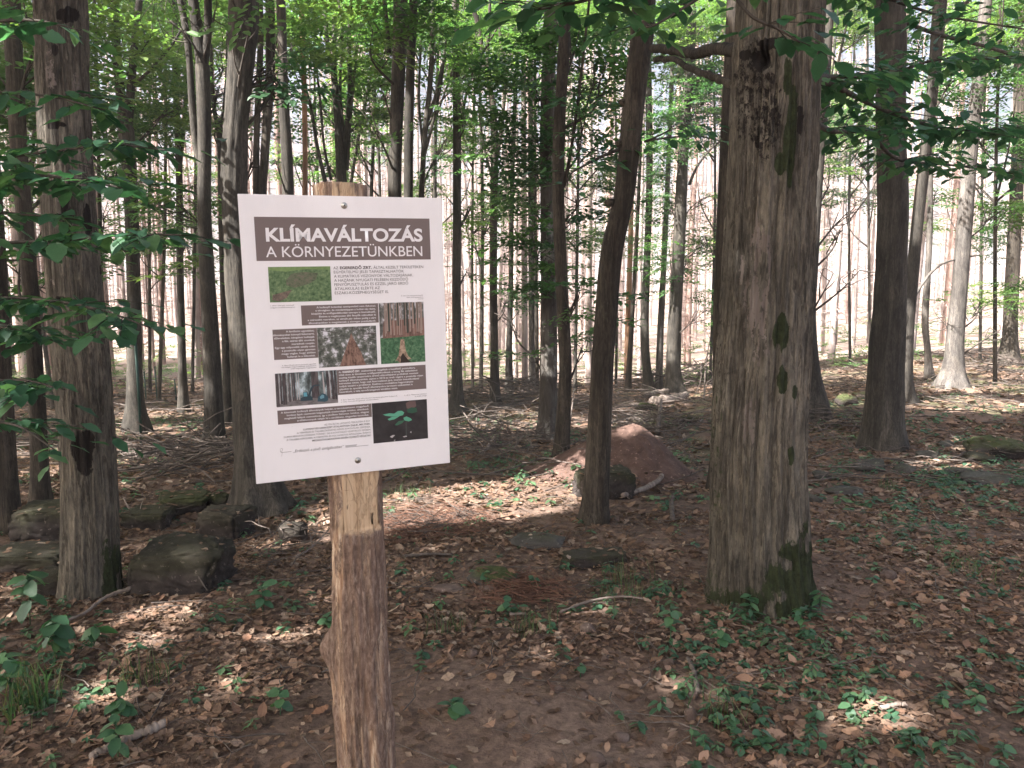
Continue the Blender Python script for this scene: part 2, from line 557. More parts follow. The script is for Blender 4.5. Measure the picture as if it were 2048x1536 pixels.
def spray(seed, leaf, lsize, n=16, length=0.55):
    """one flat twig of leaves; returns V, F (leaves only)"""
    r = np.random.default_rng(seed)
    parts = []
    pos, yaw = [], []
    for i in range(n):
        s = (i + 0.6) / n
        side = 1 if i % 2 else -1
        pos.append((s * length, side * 0.01, -0.10 * s * s * length)); yaw.append(side * (0.95 - 0.5 * s) + r.normal(0, 0.18))
    for sd in (-1, 1):
        for base in (0.25, 0.5):
            for i in range(5):
                s = (i + 1) / 5 * 0.30
                a = sd * 0.75
                side = 1 if i % 2 else -1
                pos.append((base * length + s * math.cos(a), s * math.sin(a), -0.06 * s)); yaw.append(a + side * 0.75 + r.normal(0, 0.2))
    pos = np.array(pos); yaw = np.array(yaw)
    k = len(pos)
    R = rots(yaw, np.abs(r.normal(0.22, 0.25, k)), r.uniform(0, 6.28, k))
    return scatter(leaf[0], leaf[1], pos, R, lsize * r.uniform(0.75, 1.2, k))


SPRAYS_NEAR = [spray(i, OVAL, 0.080) for i in range(4)]
SPRAYS_FAR = [spray(10 + i, DIAMOND, 0.088) for i in range(4)]
NLEAF_NEAR = len(SPRAYS_NEAR[0][1]); NLEAF_FAR = len(SPRAYS_FAR[0][1])
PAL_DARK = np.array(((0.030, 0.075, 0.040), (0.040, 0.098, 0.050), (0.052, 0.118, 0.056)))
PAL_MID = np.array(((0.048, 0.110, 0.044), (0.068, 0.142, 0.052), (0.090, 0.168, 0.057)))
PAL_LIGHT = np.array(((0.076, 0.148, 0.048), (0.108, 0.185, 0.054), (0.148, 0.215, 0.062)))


class Crown:
    def __init__(self):
        self.v, self.f, self.c, self.off = [], [], [], 0

    def add(self, V, F, C):
        self.v.append(V); self.f.append(F + self.off); self.c.append(C); self.off += len(V)

    def sprays(self, pos, yaw, near, pal, droop=0.12):
        keep = shaded(pos, 0.22)
        pos, yaw = pos[keep], yaw[keep]
        n = len(pos)
        if n == 0: return
        R = rots(yaw, np.abs(rng.normal(0.15, 0.25, n)), rng.uniform(0, 6.28, n))
        sc = rng.uniform(0.75, 1.25, n)
        tp = SPRAYS_NEAR if near else SPRAYS_FAR
        which = rng.integers(0, 4, n)
        for k in range(4):
            m = which == k
            if not m.any(): continue
            V, F = scatter(tp[k][0], tp[k][1], pos[m], R[m], sc[m])
            nf = len(tp[k][1])
            tri = 4 if near else 2
            nl = nf // tri
            base = pal[rng.integers(0, len(pal), m.sum())]
            jit = rng.uniform(0.75, 1.3, (m.sum(), nl, 1))
            C = np.repeat((base[:, None, :] * jit), tri, axis=1).reshape(-1, 3)
            self.add(V, F, C)

    def canopy(self, center, rad, n, size, pal=PAL_MID):
        n, size = int(n * 2.0), size * 0.72
        u = rng.normal(0, 1, (n, 3)); u /= np.linalg.norm(u, axis=1)[:, None]
        r = rng.random(n) ** 0.45
        P = np.asarray(center) + u * r[:, None] * np.asarray(rad)
        # clumps: leave holes where a low-frequency noise is small
        keep = (n3(P[:, 0] * 0.8, P[:, 1] * 0.8, P[:, 2] * 0.8) > 0.26) & shaded(P, 0.07)
        P = P[keep]; n = len(P)
        R = rots(rng.uniform(0, 6.28, n), np.abs(rng.normal(0.3, 0.35, n)), rng.uniform(0, 6.28, n))
        V, F = scatter(DIAMOND[0] * (1, 1.25, 1), DIAMOND[1], P, R, size * rng.uniform(0.75, 1.4, n))
        C = np.repeat(pal[rng.integers(0, len(pal), n)] * rng.uniform(0.8, 1.25, (n, 1)), 2, axis=0)
        self.add(V, F, C)

    def build(self, name, parent, origin, mat):
        if not self.v: return None
        V = np.concatenate(self.v) - np.asarray(origin)
        me = mesh(name, V, np.concatenate(self.f), mat, False, np.concatenate(self.c))
        return link(name, me, parent)


# ---------------------------------------------------------------- trees
def trunk_mesh(name, path, origin, mat, sides=16, dz=0.12, flare=0.35, lobes=5, rough=0.06, seed=0, zfine=4.5, attrs=None, ridge=0.0, relief=None):
    """path rows x, y, z, r from the ground up"""
    path = np.asarray(path, float)
    n = max(12, int((min(path[-1, 2], path[0, 2] + zfine) - path[0, 2]) / dz))
    z0, z1 = path[0, 2], path[-1, 2]
    zs = np.linspace(z0, min(z1, z0 + zfine), n)
    if z1 > z0 + zfine:
        zs = np.concatenate([zs, np.linspace(z0 + zfine, z1, max(3, int((z1 - z0 - zfine) / (dz * 4))))[1:]])
    dense = smooth_path(path, 240)
    o = np.argsort(dense[:, 2]); dense = dense[o]
    X = np.interp(zs, dense[:, 2], dense[:, 0]); Y = np.interp(zs, dense[:, 2], dense[:, 1]); R = np.interp(zs, dense[:, 2], dense[:, 3])
    th = np.linspace(0, 2 * np.pi, sides, endpoint=False)
    h = (zs - z0)[:, None]
    lob = 0.5 + 0.5 * np.cos(lobes * th[None] + seed * 1.7 + 1.2 * np.sin(th[None] + seed))
    fl = flare * np.exp(-np.clip(h - 0.08, 0, 9) / (R[:, None] * 1.1 + 0.04)) * (0.35 + 1.0 * lob)
    ct, st = np.cos(th)[None], np.sin(th)[None]
    a = n3(ct * 1.3 + seed * 3.1 + 20, st * 1.3 + 20, h * 1.2 + seed) - 0.5
    b_ = n3(ct * 4.5 + seed * 1.3 + 20, st * 4.5 + 20, h * 2.2 + seed) - 0.5
    rr = R[:, None] * (1 + fl + rough * 2.2 * a + rough * b_)
    if ridge:
        c_ = n3(ct * 9 + 30 + seed, st * 9 + 30, h * 0.9) - 0.5
        d_ = n3(ct * 19 + 30 + seed, st * 19 + 30, h * 2.0) - 0.5
        e_ = n3(ct * 13 + 11 + seed, st * 13 + 11, h * 1.5 + 2.5 * b_)
        g_ = n3(ct * 26 + 11 + seed, st * 26 + 11, h * 5)
        rr = rr + ridge * (1.4 * c_ + 0.8 * d_ - 1.5 * (1 - np.abs(2 * e_ - 1)) ** 6 + 0.7 * sstep(.5, .58, g_))
    V = np.stack([X[:, None] + rr * ct, Y[:, None] + rr * st, zs[:, None] + 0 * rr], -1)
    if relief is not None:
        rr = rr + relief(V.reshape(-1, 3)).reshape(rr.shape)
        V = np.stack([X[:, None] + rr * ct, Y[:, None] + rr * st, zs[:, None] + 0 * rr], -1)
    k = len(zs)
    V = V.reshape(-1, 3)
    i = (np.arange(k - 1)[:, None] * sides)
    j = np.arange(sides)[None]
    A = (i + j).ravel(); B = (i + (j + 1) % sides).ravel()
    F = np.stack([A, B, B + sides, A + sides], -1)
    va = attrs(V) if attrs else None
    return mesh(name, V - np.asarray(origin), F, mat, True, None, va)


def tree_path(pix, Y, ztop):
    """pixel centreline with widths, from the base up, at distance Y -> x, y, z, r rows"""
    rows = []
    for px, py, w in pix:
        P = at(px, py, Y)
        rows.append((P[0], P[1], P[2], 0.5 * w * depth_px(px, py, Y)))
    x, y, z, r = rows[0]
    g = float(gz(x, y)) - 0.08
    if z > g + 0.05:
        n = max(1, int((z - g) / 1.2))
        rows = [(x, y, g + (z - g) * i / n, r * (1.08 - 0.08 * i / n)) for i in range(n)] + rows
    else:
        rows[0] = (x, y, g, r)
    if ztop and rows[-1][2] < ztop:
        a, b_ = np.array(rows[-2]), np.array(rows[-1])
        sl = (b_[:2] - a[:2]) / max(0.3, b_[2] - a[2]) * 0.5
        n = max(2, int((ztop - b_[2]) / 2))
        for i in range(1, n + 1):
            dz = (ztop - b_[2]) * i / n
            rows.append((b_[0] + sl[0] * min(dz, 4), b_[1], b_[2] + dz, max(b_[3] * (1 - 0.75 * i / n), 0.012)))
    return np.array(rows)


def branch_mesh(name, pts, r0, r1, mat, origin, sides=6, n=None, wob=0.0):
    n = n or max(6, 4 * len(pts))
    P = smooth_path(pts, n)
    if wob:
        P[1:-1] += rng.normal(0, wob, (n - 2, 3))
    V, F = ttube(P - np.asarray(origin), np.linspace(r0, r1, n), sides)
    return mesh(name, V, F, mat, True)


TREES = {}


def tree(name, label, pix, cat='tree', group=None, Y=None, mat='grey', ztop=13.0, forks=(), blobs=(), pal=PAL_MID, limbs=0, sides=16, dz=0.12,
         flare=0.35, lobes=5, rough=0.06, seed=0, high=None, attrs=None, ridge=0.0, key=None, relief=None):
    if Y is None:
        P = hit(pix[0][0], pix[0][1])
        Y = P[1] + 0.5 * pix[0][2] * depth_px(pix[0][0], pix[0][1], P[1])
    path = tree_path(pix, Y, ztop)
    org = np.array((path[0, 0], path[0, 1], path[0, 2] + 0.08))
    root = empty(name, org, label, cat, group)
    link('trunk', trunk_mesh('trunk', path, org, M[mat], sides, dz, flare, lobes, rough, seed, attrs=attrs, ridge=ridge, relief=relief), root)
    for fp in forks:
        rows = []
        for px, py, w in fp:
            P = at(px, py, Y)
            rows.append((*P, 0.5 * w * depth_px(px, py, Y)))
        rows = np.array(rows)
        if fp[-1][1] < 20:                       # leaves the picture: carry on upwards
            d = rows[-1] - rows[-2]
            d[3] = 0
            e = rows[-1] + d / max(0.2, np.linalg.norm(d[:3])) * 3.0
            e[3] = rows[-1, 3] * 0.4
            rows = np.concatenate([rows, [e]])
        P = smooth_path(rows, 6 * len(rows))
        V, F = ttube(P[:, :3] - org, np.maximum(P[:, 3], 0.004), 10)
        link('stem', mesh('stem', V, F, M[mat], True), root)
    cr = Crown()
    for bl in blobs:
        px, py, rx, ry, dens = bl[:5]
        p_ = bl[5] if len(bl) > 5 else pal
        yo = rng.uniform(-0.5, 0.5)
        C = at(px, py, Y + yo)
        k = depth_px(px, py, Y)
        R = np.array((rx * k, max(0.5, min(rx * k, 1.6)), ry * k))
        n = int(2.3 * dens * 3.1 * max(rx * k, 0.25) * max(ry * k, 0.15) / 0.024)
        n = max(4, min(n, 850))
        u = rng.normal(0, 1, (n, 3)); u /= np.linalg.norm(u, axis=1)[:, None]
        Q = C + u * (rng.random(n) ** 0.4)[:, None] * R
        # beech-like layers
        lay = 0.28
        Q[:, 2] = np.round(Q[:, 2] / lay) * lay + rng.normal(0, 0.06, n)
        ax = path[np.argmin(np.abs(path[:, 2] - C[2]))][:2]
        yaw = np.arctan2(Q[:, 1] - ax[1], Q[:, 0] - ax[0]) + rng.normal(0, 0.7, n)
        cr.sprays(Q, yaw, Y < 9, p_)
        # the limb that carries this cluster
        st_z = max(path[0, 2] + 0.6, C[2] - 0.45 * math.hypot(C[0] - ax[0], 0.4) - 0.3)
        sx = np.interp(st_z, path[:, 2], path[:, 0]); sy = np.interp(st_z, path[:, 2], path[:, 1])
        s0 = np.array((sx, sy, st_z))
        L = np.linalg.norm(C - s0)
        r0 = min(0.035, 0.012 + 0.008 * L)
        midp = (s0 + C) / 2 + rng.normal(0, 0.10 * L, 3) * (1, 1, 0.5)
        tw = [ttube(smooth_path([s0, midp, C], 9) - org, np.linspace(r0, 0.006, 9), 5)]
        for q in Q[rng.integers(0, n, min(9, n))]:
            s = rng.uniform(0.35, 1)
            a = (1 - s) * (1 - s) * s0 + 2 * s * (1 - s) * midp + s * s * C
            mp = (a + q) / 2 + rng.normal(0, 0.06, 3)
            tw.append(ttube(smooth_path([a, mp, q], 5) - org, np.linspace(r0 * 0.5, 0.003, 5), 3, False))
        V, F = joinVF(tw)
        link('branch', mesh('branch', V, F, M['limb'], True), root)
    for _ in range(limbs):                       # bare ascending limbs
        zt = rng.uniform(path[0, 2] + 3.0, path[-1, 2] * 0.8)
        sx = np.interp(zt, path[:, 2], path[:, 0]); sy = np.interp(zt, path[:, 2], path[:, 1])
        a = rng.uniform(0, 6.28); L = rng.uniform(1.0, 2.6)
        e = np.array((sx + L * math.cos(a) * 0.6, sy + L * math.sin(a) * 0.6, zt + L))
        m_ = (np.array((sx, sy, zt)) + e) / 2 + (L * 0.12 * math.cos(a), L * 0.12 * math.sin(a), -0.1)
        V, F = ttube(smooth_path([(sx, sy, zt), m_, e], 8) - org, np.linspace(0.024, 0.006, 8), 5)
        link('branch', mesh('branch', V, F, M['limb'], True), root)
    if high:
        for (dx, dy, zc, rad, hz, n, size) in high:
            cr.canopy((path[-1, 0] + dx, path[-1, 1] + dy, zc), (rad, rad, hz), n, size)
    cr.build('crown', root, org, M['leaf'])
    TREES[key or label] = (root, org, Y, path)
    return root, org, Y, path


HI = lambda *a: [a]
PINE = 'trunks of the beech wood'


def big_attrs(V):
    px, py, _ = proj(V)
    nz = n3(V[:, 0] * 14, V[:, 1] * 14, V[:, 2] * 9)
    n4 = n3(V[:, 0] * 34, V[:, 1] * 34, V[:, 2] * 18)
    front = V[:, 1] < 4.05
    moss = sstep(1080, 1180, py - 0.55 * (px - 1560)) * sstep(0.30, 0.55, nz * 0.7 + 0.3 * n4) * sstep(1490, 1570, px + 60 * (nz - 0.5)) * 0.95
    moss = np.maximum(moss, 0.8 * sstep(1130, 1220, py) * sstep(0.32, 0.52, nz))
    moss = np.maximum(moss, 0.95 * sstep(1020, 1110, py + 120 * (nz - .5)) * sstep(1555, 1590, px + 50 * (n4 - .5)))
    moss = np.maximum(moss, 0.45 * sstep(1470, 1430, px) * sstep(0.35, 0.7, nz))
    for cx, cy, rx, ry in ((1562, 665, 16, 38), (1566, 760, 11, 28), (1590, 785, 6, 15), (1583, 912, 6, 22), (1578, 300, 12, 60), (1585, 230, 9, 60), (1560, 330, 12, 25), (1575, 150, 10, 40)):
        d = ((px - cx) / rx) ** 2 + ((py - cy) / ry) ** 2
        moss = np.maximum(moss, front * sstep(1.25, 0.6, d + 1.1 * (n4 - 0.5) + 0.9 * (nz - 0.5)))
    bare = np.zeros(len(V))  # pale streaks that paint sun patches into the bark colour
    rag = n3(V[:, 0] * 55, V[:, 1] * 55, V[:, 2] * 7) - .5
    for cx, cy, rx, ry, k in ((1512, 560, 30, 100, .75), (1500, 840, 20, 50, .6), (1525, 650, 26, 80, .45)):
        d = ((px - cx) / rx) ** 2 + ((py - cy) / ry) ** 2
        bare = np.maximum(bare, front * k * sstep(1.3, 0.3, d + 1.2 * (nz - 0.5) + 0.8 * (n4 - 0.5) + 2.6 * rag))
    rot = np.zeros(len(V))
    for cx, cy, rx, ry in ((1524, 120, 20, 22), (1490, 110, 12, 12), (1545, 88, 34, 12), (1600, 240, 7, 35)):
        d = ((px - cx) / rx) ** 2 + ((py - cy) / ry) ** 2
        rot = np.maximum(rot, front * sstep(1.2, 0.5, d + 0.8 * (n4 - 0.5)))
    d = ((px - 1515) / 52) ** 2 + ((py - 215) / 135) ** 2
    rot = np.maximum(rot, front * .50 * sstep(1.2, 0.4, d + 1.2 * (nz - .5)))
    rot = np.maximum(rot, .34 * sstep(1480, 1430, px + 70 * (nz - .5)))  # left third of the trunk mottled darker
    return {'moss': np.clip(moss, 0, 1), 'bare': bare, 'rot': rot}


def big_relief(V):
    px, py, _ = proj(V)
    n4 = n3(V[:, 0] * 30, V[:, 1] * 30, V[:, 2] * 22) - .5
    nz = n3(V[:, 0] * 12, V[:, 1] * 12, V[:, 2] * 10) - .5
    front = sstep(4.1, 3.95, V[:, 1])
    u, v = (px - 1524) / 44, (py - 118) / 42
    r = np.sqrt(u * u + v * v) + .35 * nz
    up = np.exp(-((r - .75) / .28) ** 2) * .020 - .055 * sstep(.5, .12, r) + .010 * np.exp(-((r - 1.25) / .15) ** 2)
    d = ((px - 1522) / 50) ** 2 + ((py - 200) / 120) ** 2
    up = up + .016 * sstep(1.2, .3, d) * n4
    return front * up


def left_attrs(V):
    px, py, _ = proj(V)
    nz = n3(V[:, 0] * 14, V[:, 1] * 14, V[:, 2] * 6)
    n4 = n3(V[:, 0] * 34, V[:, 1] * 34, V[:, 2] * 18)
    moss = 0.75 * sstep(1000, 1150, py) * sstep(0.35, 0.6, nz) * sstep(160, 215, px)
    rot = np.zeros(len(V))
    for cx, cy, rx, ry in ((168, 905, 26, 50), (112, 250, 22, 10), (135, 430, 14, 40), (175, 440, 10, 40), (110, 100, 8, 14), (130, 30, 26, 18), (120, 600, 16, 8), (205, 540, 8, 10)):
        d = ((px - cx) / rx) ** 2 + ((py - cy) / ry) ** 2
        rot = np.maximum(rot, 0.8 * sstep(1.2, 0.5, d + 1.2 * (n4 - 0.5)))
    bare = 0.5 * sstep(0.62, 0.75, nz) * sstep(700, 500, py)
    return {'moss': np.clip(moss, 0, 1), 'rot': rot, 'bare': bare}


# nearest two
tree('beech_tree', 'thick old beech with moss on its foot and pale sun patches painted on', [(1519, 1235, 206), (1518, 1180, 194), (1516, 1100, 187), (1514, 900, 180), (1524, 700, 178), (1534, 500, 170), (1546, 300, 168), (1554, 100, 166), (1560, 0, 166)],
     mat='olive', sides=210, dz=0.013, flare=0.10, lobes=4, rough=0.035, seed=3, ztop=13, attrs=big_attrs, ridge=0.014, key='big', relief=big_relief,
     high=[(-2.5, -1.5, 10.5, 4.2, 2.2, 3800, .30)])
tree('beech_tree', 'bare-barked trunk with dark scars beside the big square boulder', [(184, 1205, 112), (183, 1150, 104), (180, 1000, 100), (166, 750, 100), (148, 550, 97), (134, 350, 95), (124, 150, 94), (120, 0, 94)],
     mat='olive', sides=120, dz=0.015, flare=0.12, lobes=4, rough=0.05, seed=5, ztop=13, attrs=left_attrs, ridge=0.006, key='left',
     high=[(-3.0, -2.0, 9.5, 4.2, 2.2, 3800, .30), (-1.5, 2.5, 11.5, 3.6, 1.6, 2600, .30)])
# left side
tree('beech_tree', 'dark trunk cut by the left edge of the picture behind rocks', [(20, 1045, 44), (14, 950, 38), (4, 750, 36), (-8, 500, 34)], Y=5.6, mat='brown', seed=7, high=HI(-2, -1, 10.5, 3.5, 1.8, 2600, .3))
tree('beech_tree', 'slender sunlit-edged trunk left of the scarred trunk', [(82, 1015, 36), (72, 760, 30), (55, 500, 30), (38, 300, 30), (22, 0, 32)], mat='brown', seed=8,
     blobs=[(20, 200, 110, 160, .8), (80, 60, 90, 80, .8, PAL_LIGHT), (40, 520, 70, 120, .5)], high=HI(-2, -1, 11, 3.5, 1.8, 2600, .3))
tree('hornbeam_tree', 'forked hornbeam with a green metal post before its foot', [(272, 845, 46), (270, 780, 32), (268, 600, 27), (262, 400, 27), (252, 260, 30)], Y=11.5, mat='grey', seed=9, lobes=5, flare=.3,
     forks=[[(250, 275, 20), (240, 180, 18), (232, 80, 17), (228, -10, 16)], [(254, 270, 20), (264, 150, 15), (272, 60, 14), (280, -10, 13)], [(262, 175, 7), (300, 140, 6), (340, 95, 5), (362, 60, 4)]],
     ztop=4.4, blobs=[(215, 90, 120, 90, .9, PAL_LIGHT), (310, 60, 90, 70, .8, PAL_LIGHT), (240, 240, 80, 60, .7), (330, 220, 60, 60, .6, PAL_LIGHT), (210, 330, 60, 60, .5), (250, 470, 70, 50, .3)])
tree('hornbeam_tree', 'thin hornbeam stem between the forked hornbeam and the double-stemmed tree', [(367, 825, 22), (364, 700, 15), (360, 520, 14), (358, 330, 13), (350, 130, 12), (349, 0, 11)], Y=14.5, mat='grey', seed=10,
     forks=[[(358, 345, 9), (368, 250, 8), (372, 150, 8), (370, 0, 7)]],
     blobs=[(345, 150, 60, 110, .6, PAL_LIGHT), (380, 40, 70, 60, .8, PAL_LIGHT), (330, 260, 70, 40, .5, PAL_LIGHT), (350, 460, 60, 60, .25)])
tree('hornbeam_tree', 'double-stemmed hornbeam left of the information board', [(432, 958, 46), (430, 900, 38), (424, 720, 34), (414, 540, 29), (408, 400, 26), (409, 280, 26), (405, 130, 28)], Y=9.6, mat='grey', seed=11, flare=.5, ztop=3.9,
     forks=[[(408, 345, 18), (392, 290, 14), (384, 210, 13), (378, 110, 13), (368, 40, 13), (358, -10, 12)], [(405, 135, 24), (394, 60, 20), (385, -10, 20)], [(407, 135, 18), (416, 60, 15), (416, -10, 15)]],
     blobs=[(400, 375, 60, 26, .9, PAL_LIGHT), (345, 395, 40, 24, .8), (430, 20, 60, 50, .8, PAL_LIGHT), (340, 40, 50, 50, .7, PAL_LIGHT), (405, 536, 55, 7, .8, PAL_LIGHT), (440, 170, 35, 70, .6)], high=HI(-2, -2, 11, 3.6, 1.8, 2800, .3))
tree('hornbeam_tree', 'twin thin dark stems with an open fork beside the sign', [(456, 840, 22), (452, 700, 16), (446, 500, 15), (442, 300, 14), (437, 250, 15)], Y=12.5, mat='grey', seed=12, ztop=2.6,
     forks=[[(437, 262, 10), (428, 215, 8), (424, 160, 7), (422, 90, 6)], [(437, 262, 10), (447, 225, 8), (454, 150, 8), (456, 60, 7)]],
     blobs=[(440, 100, 50, 80, .8, PAL_LIGHT), (445, 230, 40, 30, .5)])
tree('beech_tree', 'grey trunk with sunlit bulge rising right behind the board edge', [(525, 1035, 92), (512, 930, 74), (498, 800, 66), (485, 640, 58), (474, 480, 52), (468, 340, 50), (474, 220, 46), (484, 100, 52), (487, 0, 56)], mat='grey', sides=48, dz=.035, seed=13, flare=.55, lobes=5, ridge=.006, rough=.07, key='bulge',
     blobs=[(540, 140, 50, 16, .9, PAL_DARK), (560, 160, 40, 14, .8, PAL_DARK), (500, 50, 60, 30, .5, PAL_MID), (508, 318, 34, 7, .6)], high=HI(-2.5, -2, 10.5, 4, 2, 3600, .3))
# behind the board
tree('hornbeam_tree', 'pair of dark stems rising just behind the board top', [(524, 430, 17), (530, 300, 17), (540, 150, 18), (540, 0, 18)], Y=12.5, mat='brown', seed=14, forks=[[(512, 420, 13), (513, 280, 12), (517, 180, 12), (522, 60, 11), (520, -10, 10)]],
     blobs=[(560, 60, 60, 60, .8, PAL_LIGHT), (525, 220, 30, 60, .6)])
tree('hornbeam_tree', 'straight grey trunk above the upper corner of the board', [(577, 430, 23), (573, 300, 22), (566, 180, 19), (564, 60, 19), (562, 0, 18)], Y=11.0, mat='grey', seed=15, blobs=[(590, 90, 60, 60, .7, PAL_LIGHT), (550, 320, 40, 16, .6)])
tree('dead_tree', 'thin orange barkless stem left of the post top', [(611, 440, 11), (610, 300, 10), (608, 170, 10), (604, 60, 10), (603, 0, 10)], Y=13.5, mat='orange', seed=16, limbs=0, ztop=9)
tree('hornbeam_tree', 'fan of ascending stems directly above the post top', [(684, 440, 22), (682, 340, 20), (676, 250, 15), (668, 150, 13)], Y=14.0, mat='grey', seed=17, ztop=5.0,
     forks=[[(685, 345, 12), (693, 270, 11), (700, 180, 10), (698, 80, 9), (704, -10, 8)], [(668, 155, 11), (655, 90, 9), (648, -10, 8)], [(668, 150, 11), (669, 60, 9), (672, -10, 8)], [(652, 370, 9), (634, 290, 7), (618, 200, 6), (580, 90, 5)], [(690, 290, 7), (680, 180, 6), (685, 60, 5), (675, -10, 5)],
            [(662, 360, 6), (648, 290, 5), (640, 200, 5), (630, 110, 4)], [(695, 340, 6), (701, 240, 5), (712, 120, 5), (726, 20, 4)]],
     blobs=[(650, 90, 90, 80, .7, PAL_LIGHT), (720, 130, 70, 60, .7, PAL_LIGHT), (640, 210, 60, 50, .5), (720, 240, 60, 40, .6, PAL_LIGHT), (715, 30, 60, 30, .7), (650, 320, 60, 30, .4)])
tree('beech_tree', 'thick dark straight trunk right of the post top', [(791, 440, 27), (790, 330, 27), (794, 200, 27), (798, 100, 28), (801, 0, 28)], Y=9.5, mat='grey', seed=18, sides=24, forks=[[(778, 110, 10), (774, 50, 8), (768, -10, 8)]],
     blobs=[(840, 20, 60, 30, .9, PAL_MID), (745, 60, 50, 50, .6, PAL_LIGHT), (750, 250, 40, 40, .5), (760, 170, 40, 30, .5)], high=HI(-2, -2, 11, 3.8, 1.8, 2800, .3))
tree('beech_tree', 'second dark trunk close against the thick straight one', [(817, 440, 19), (817, 330, 19), (819, 200, 19), (824, 60, 17), (827, 0, 17)], Y=10.3, mat='grey', seed=19)
tree('hornbeam_tree', 'slender branching hornbeam with rising limbs above the board corner', [(842, 440, 12), (846, 330, 11), (852, 240, 11), (862, 150, 10), (866, 0, 9)], Y=13.5, mat='grey', seed=20,
     forks=[[(852, 245, 8), (872, 190, 7), (888, 120, 6), (902, 110, 5)], [(846, 320, 7), (862, 260, 6), (880, 180, 5), (892, 80, 5)], [(846, 300, 6), (838, 200, 5), (842, 80, 5)]],
     blobs=[(870, 90, 50, 70, .7, PAL_LIGHT), (865, 210, 40, 60, .5, PAL_LIGHT), (880, 300, 30, 50, .4), (850, 20, 40, 30, .6)])
# centre
tree('beech_tree', 'straight slim trunk just right of the board with sun flecks', [(914, 828, 32), (914, 770, 22), (913, 600, 18), (914, 400, 17), (914, 250, 16), (912, 100, 15), (911, 0, 14)], mat='grey', seed=21, sides=20, flare=.6,
     forks=[[(921, 250, 6), (940, 160, 5), (975, 90, 4), (1010, 30, 3)]], blobs=[(950, 110, 60, 80, .6, PAL_LIGHT), (930, 220, 30, 50, .4), (940, 420, 40, 24, .45, PAL_LIGHT), (935, 540, 30, 20, .4)])
tree('hornbeam_tree', 'dark hornbeam trunk with upward fork, second right of the board', [(990, 812, 22), (989, 700, 16), (987, 560, 15), (988, 400, 15), (990, 300, 15), (985, 200, 14)], mat='brown', seed=22, ztop=3.8, flare=.45,
     forks=[[(989, 340, 9), (1002, 260, 8), (1010, 160, 7), (1000, 60, 7), (1004, -10, 6)], [(985, 205, 11), (968, 130, 10), (958, 60, 9), (940, -10, 9)], [(985, 205, 10), (975, 110, 8), (979, 40, 7), (980, -10, 6)], [(985, 360, 6), (970, 300, 5), (958, 230, 4)]],
     blobs=[(990, 180, 60, 80, .8, PAL_MID), (1020, 90, 60, 60, .7, PAL_LIGHT), (960, 260, 40, 50, .6), (960, 450, 34, 30, .5, PAL_LIGHT), (1010, 600, 50, 20, .4)])
tree('hornbeam_tree', 'thin leaning stem right of the dark forked hornbeam', [(1019, 786, 18), (1018, 700, 13), (1022, 560, 10), (1023, 420, 9), (1030, 200, 8), (1040, 0, 8)], mat='grey', seed=23, blobs=[(1020, 380, 40, 40, .5), (1040, 60, 50, 60, .6, PAL_LIGHT)])
tree('dead_spruce', 'dead pinkish-grey spruce trunk at the clearing edge beside a pale one', [(1050, 784, 13), (1049, 600, 12), (1048, 400, 11), (1047, 100, 9)], mat='spruce', seed=24, ztop=14, flare=.2)
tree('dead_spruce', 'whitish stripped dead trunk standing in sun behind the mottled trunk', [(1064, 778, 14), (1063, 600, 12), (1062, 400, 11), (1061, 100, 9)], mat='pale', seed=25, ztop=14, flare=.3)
tree('hornbeam_tree', 'mottled grey-flecked trunk of the close pair in the middle', [(1094, 882, 42), (1096, 800, 36), (1098, 640, 32), (1096, 480, 30), (1094, 300, 29), (1098, 120, 28), (1104, 0, 28)], mat='mottled', seed=26, sides=28, dz=.05, ridge=.006,
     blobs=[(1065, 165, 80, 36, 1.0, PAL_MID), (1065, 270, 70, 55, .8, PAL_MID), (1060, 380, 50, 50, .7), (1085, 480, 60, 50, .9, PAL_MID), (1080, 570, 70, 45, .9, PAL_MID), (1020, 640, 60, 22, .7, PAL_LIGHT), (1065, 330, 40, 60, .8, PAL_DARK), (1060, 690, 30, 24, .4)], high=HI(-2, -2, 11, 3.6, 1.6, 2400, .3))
tree('beech_tree', 'smooth brown trunk of the close pair with a bark wound', [(1120, 930, 34), (1126, 850, 30), (1131, 740, 26), (1127, 650, 25), (1121, 520, 24), (1117, 400, 24), (1119, 250, 24), (1128, 100, 24), (1132, 0, 24)], mat='brown', seed=27, sides=24,
     forks=[[(1128, 375, 8), (1142, 300, 7), (1156, 200, 6), (1170, 80, 5), (1180, -10, 5)]],
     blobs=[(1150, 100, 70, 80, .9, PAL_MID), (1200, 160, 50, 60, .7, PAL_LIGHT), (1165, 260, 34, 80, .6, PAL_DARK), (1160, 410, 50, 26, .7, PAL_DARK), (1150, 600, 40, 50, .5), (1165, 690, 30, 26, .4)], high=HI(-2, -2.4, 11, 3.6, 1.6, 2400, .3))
tree('beech_tree', 'curved smooth trunk leaning over the reddish earth mound', [(1187, 1050, 62), (1192, 1000, 52), (1198, 880, 48), (1205, 740, 44), (1214, 610, 43), (1224, 500, 44), (1246, 400, 42), (1258, 300, 42), (1268, 200, 44), (1280, 100, 44), (1287, 0, 46)], mat='brown', sides=48, dz=.035, seed=28, flare=.2, ridge=.003, rough=.05, key='curved',
     high=HI(-2.5, -2, 10.5, 4, 2, 3600, .3))
tree('dead_spruce', 'pale straight dead spruce left of the curved trunk', [(1178, 778, 15), (1177, 650, 13), (1178, 450, 12), (1180, 200, 9)], Y=24.5, mat='spruce', seed=29, ztop=15, flare=.15)
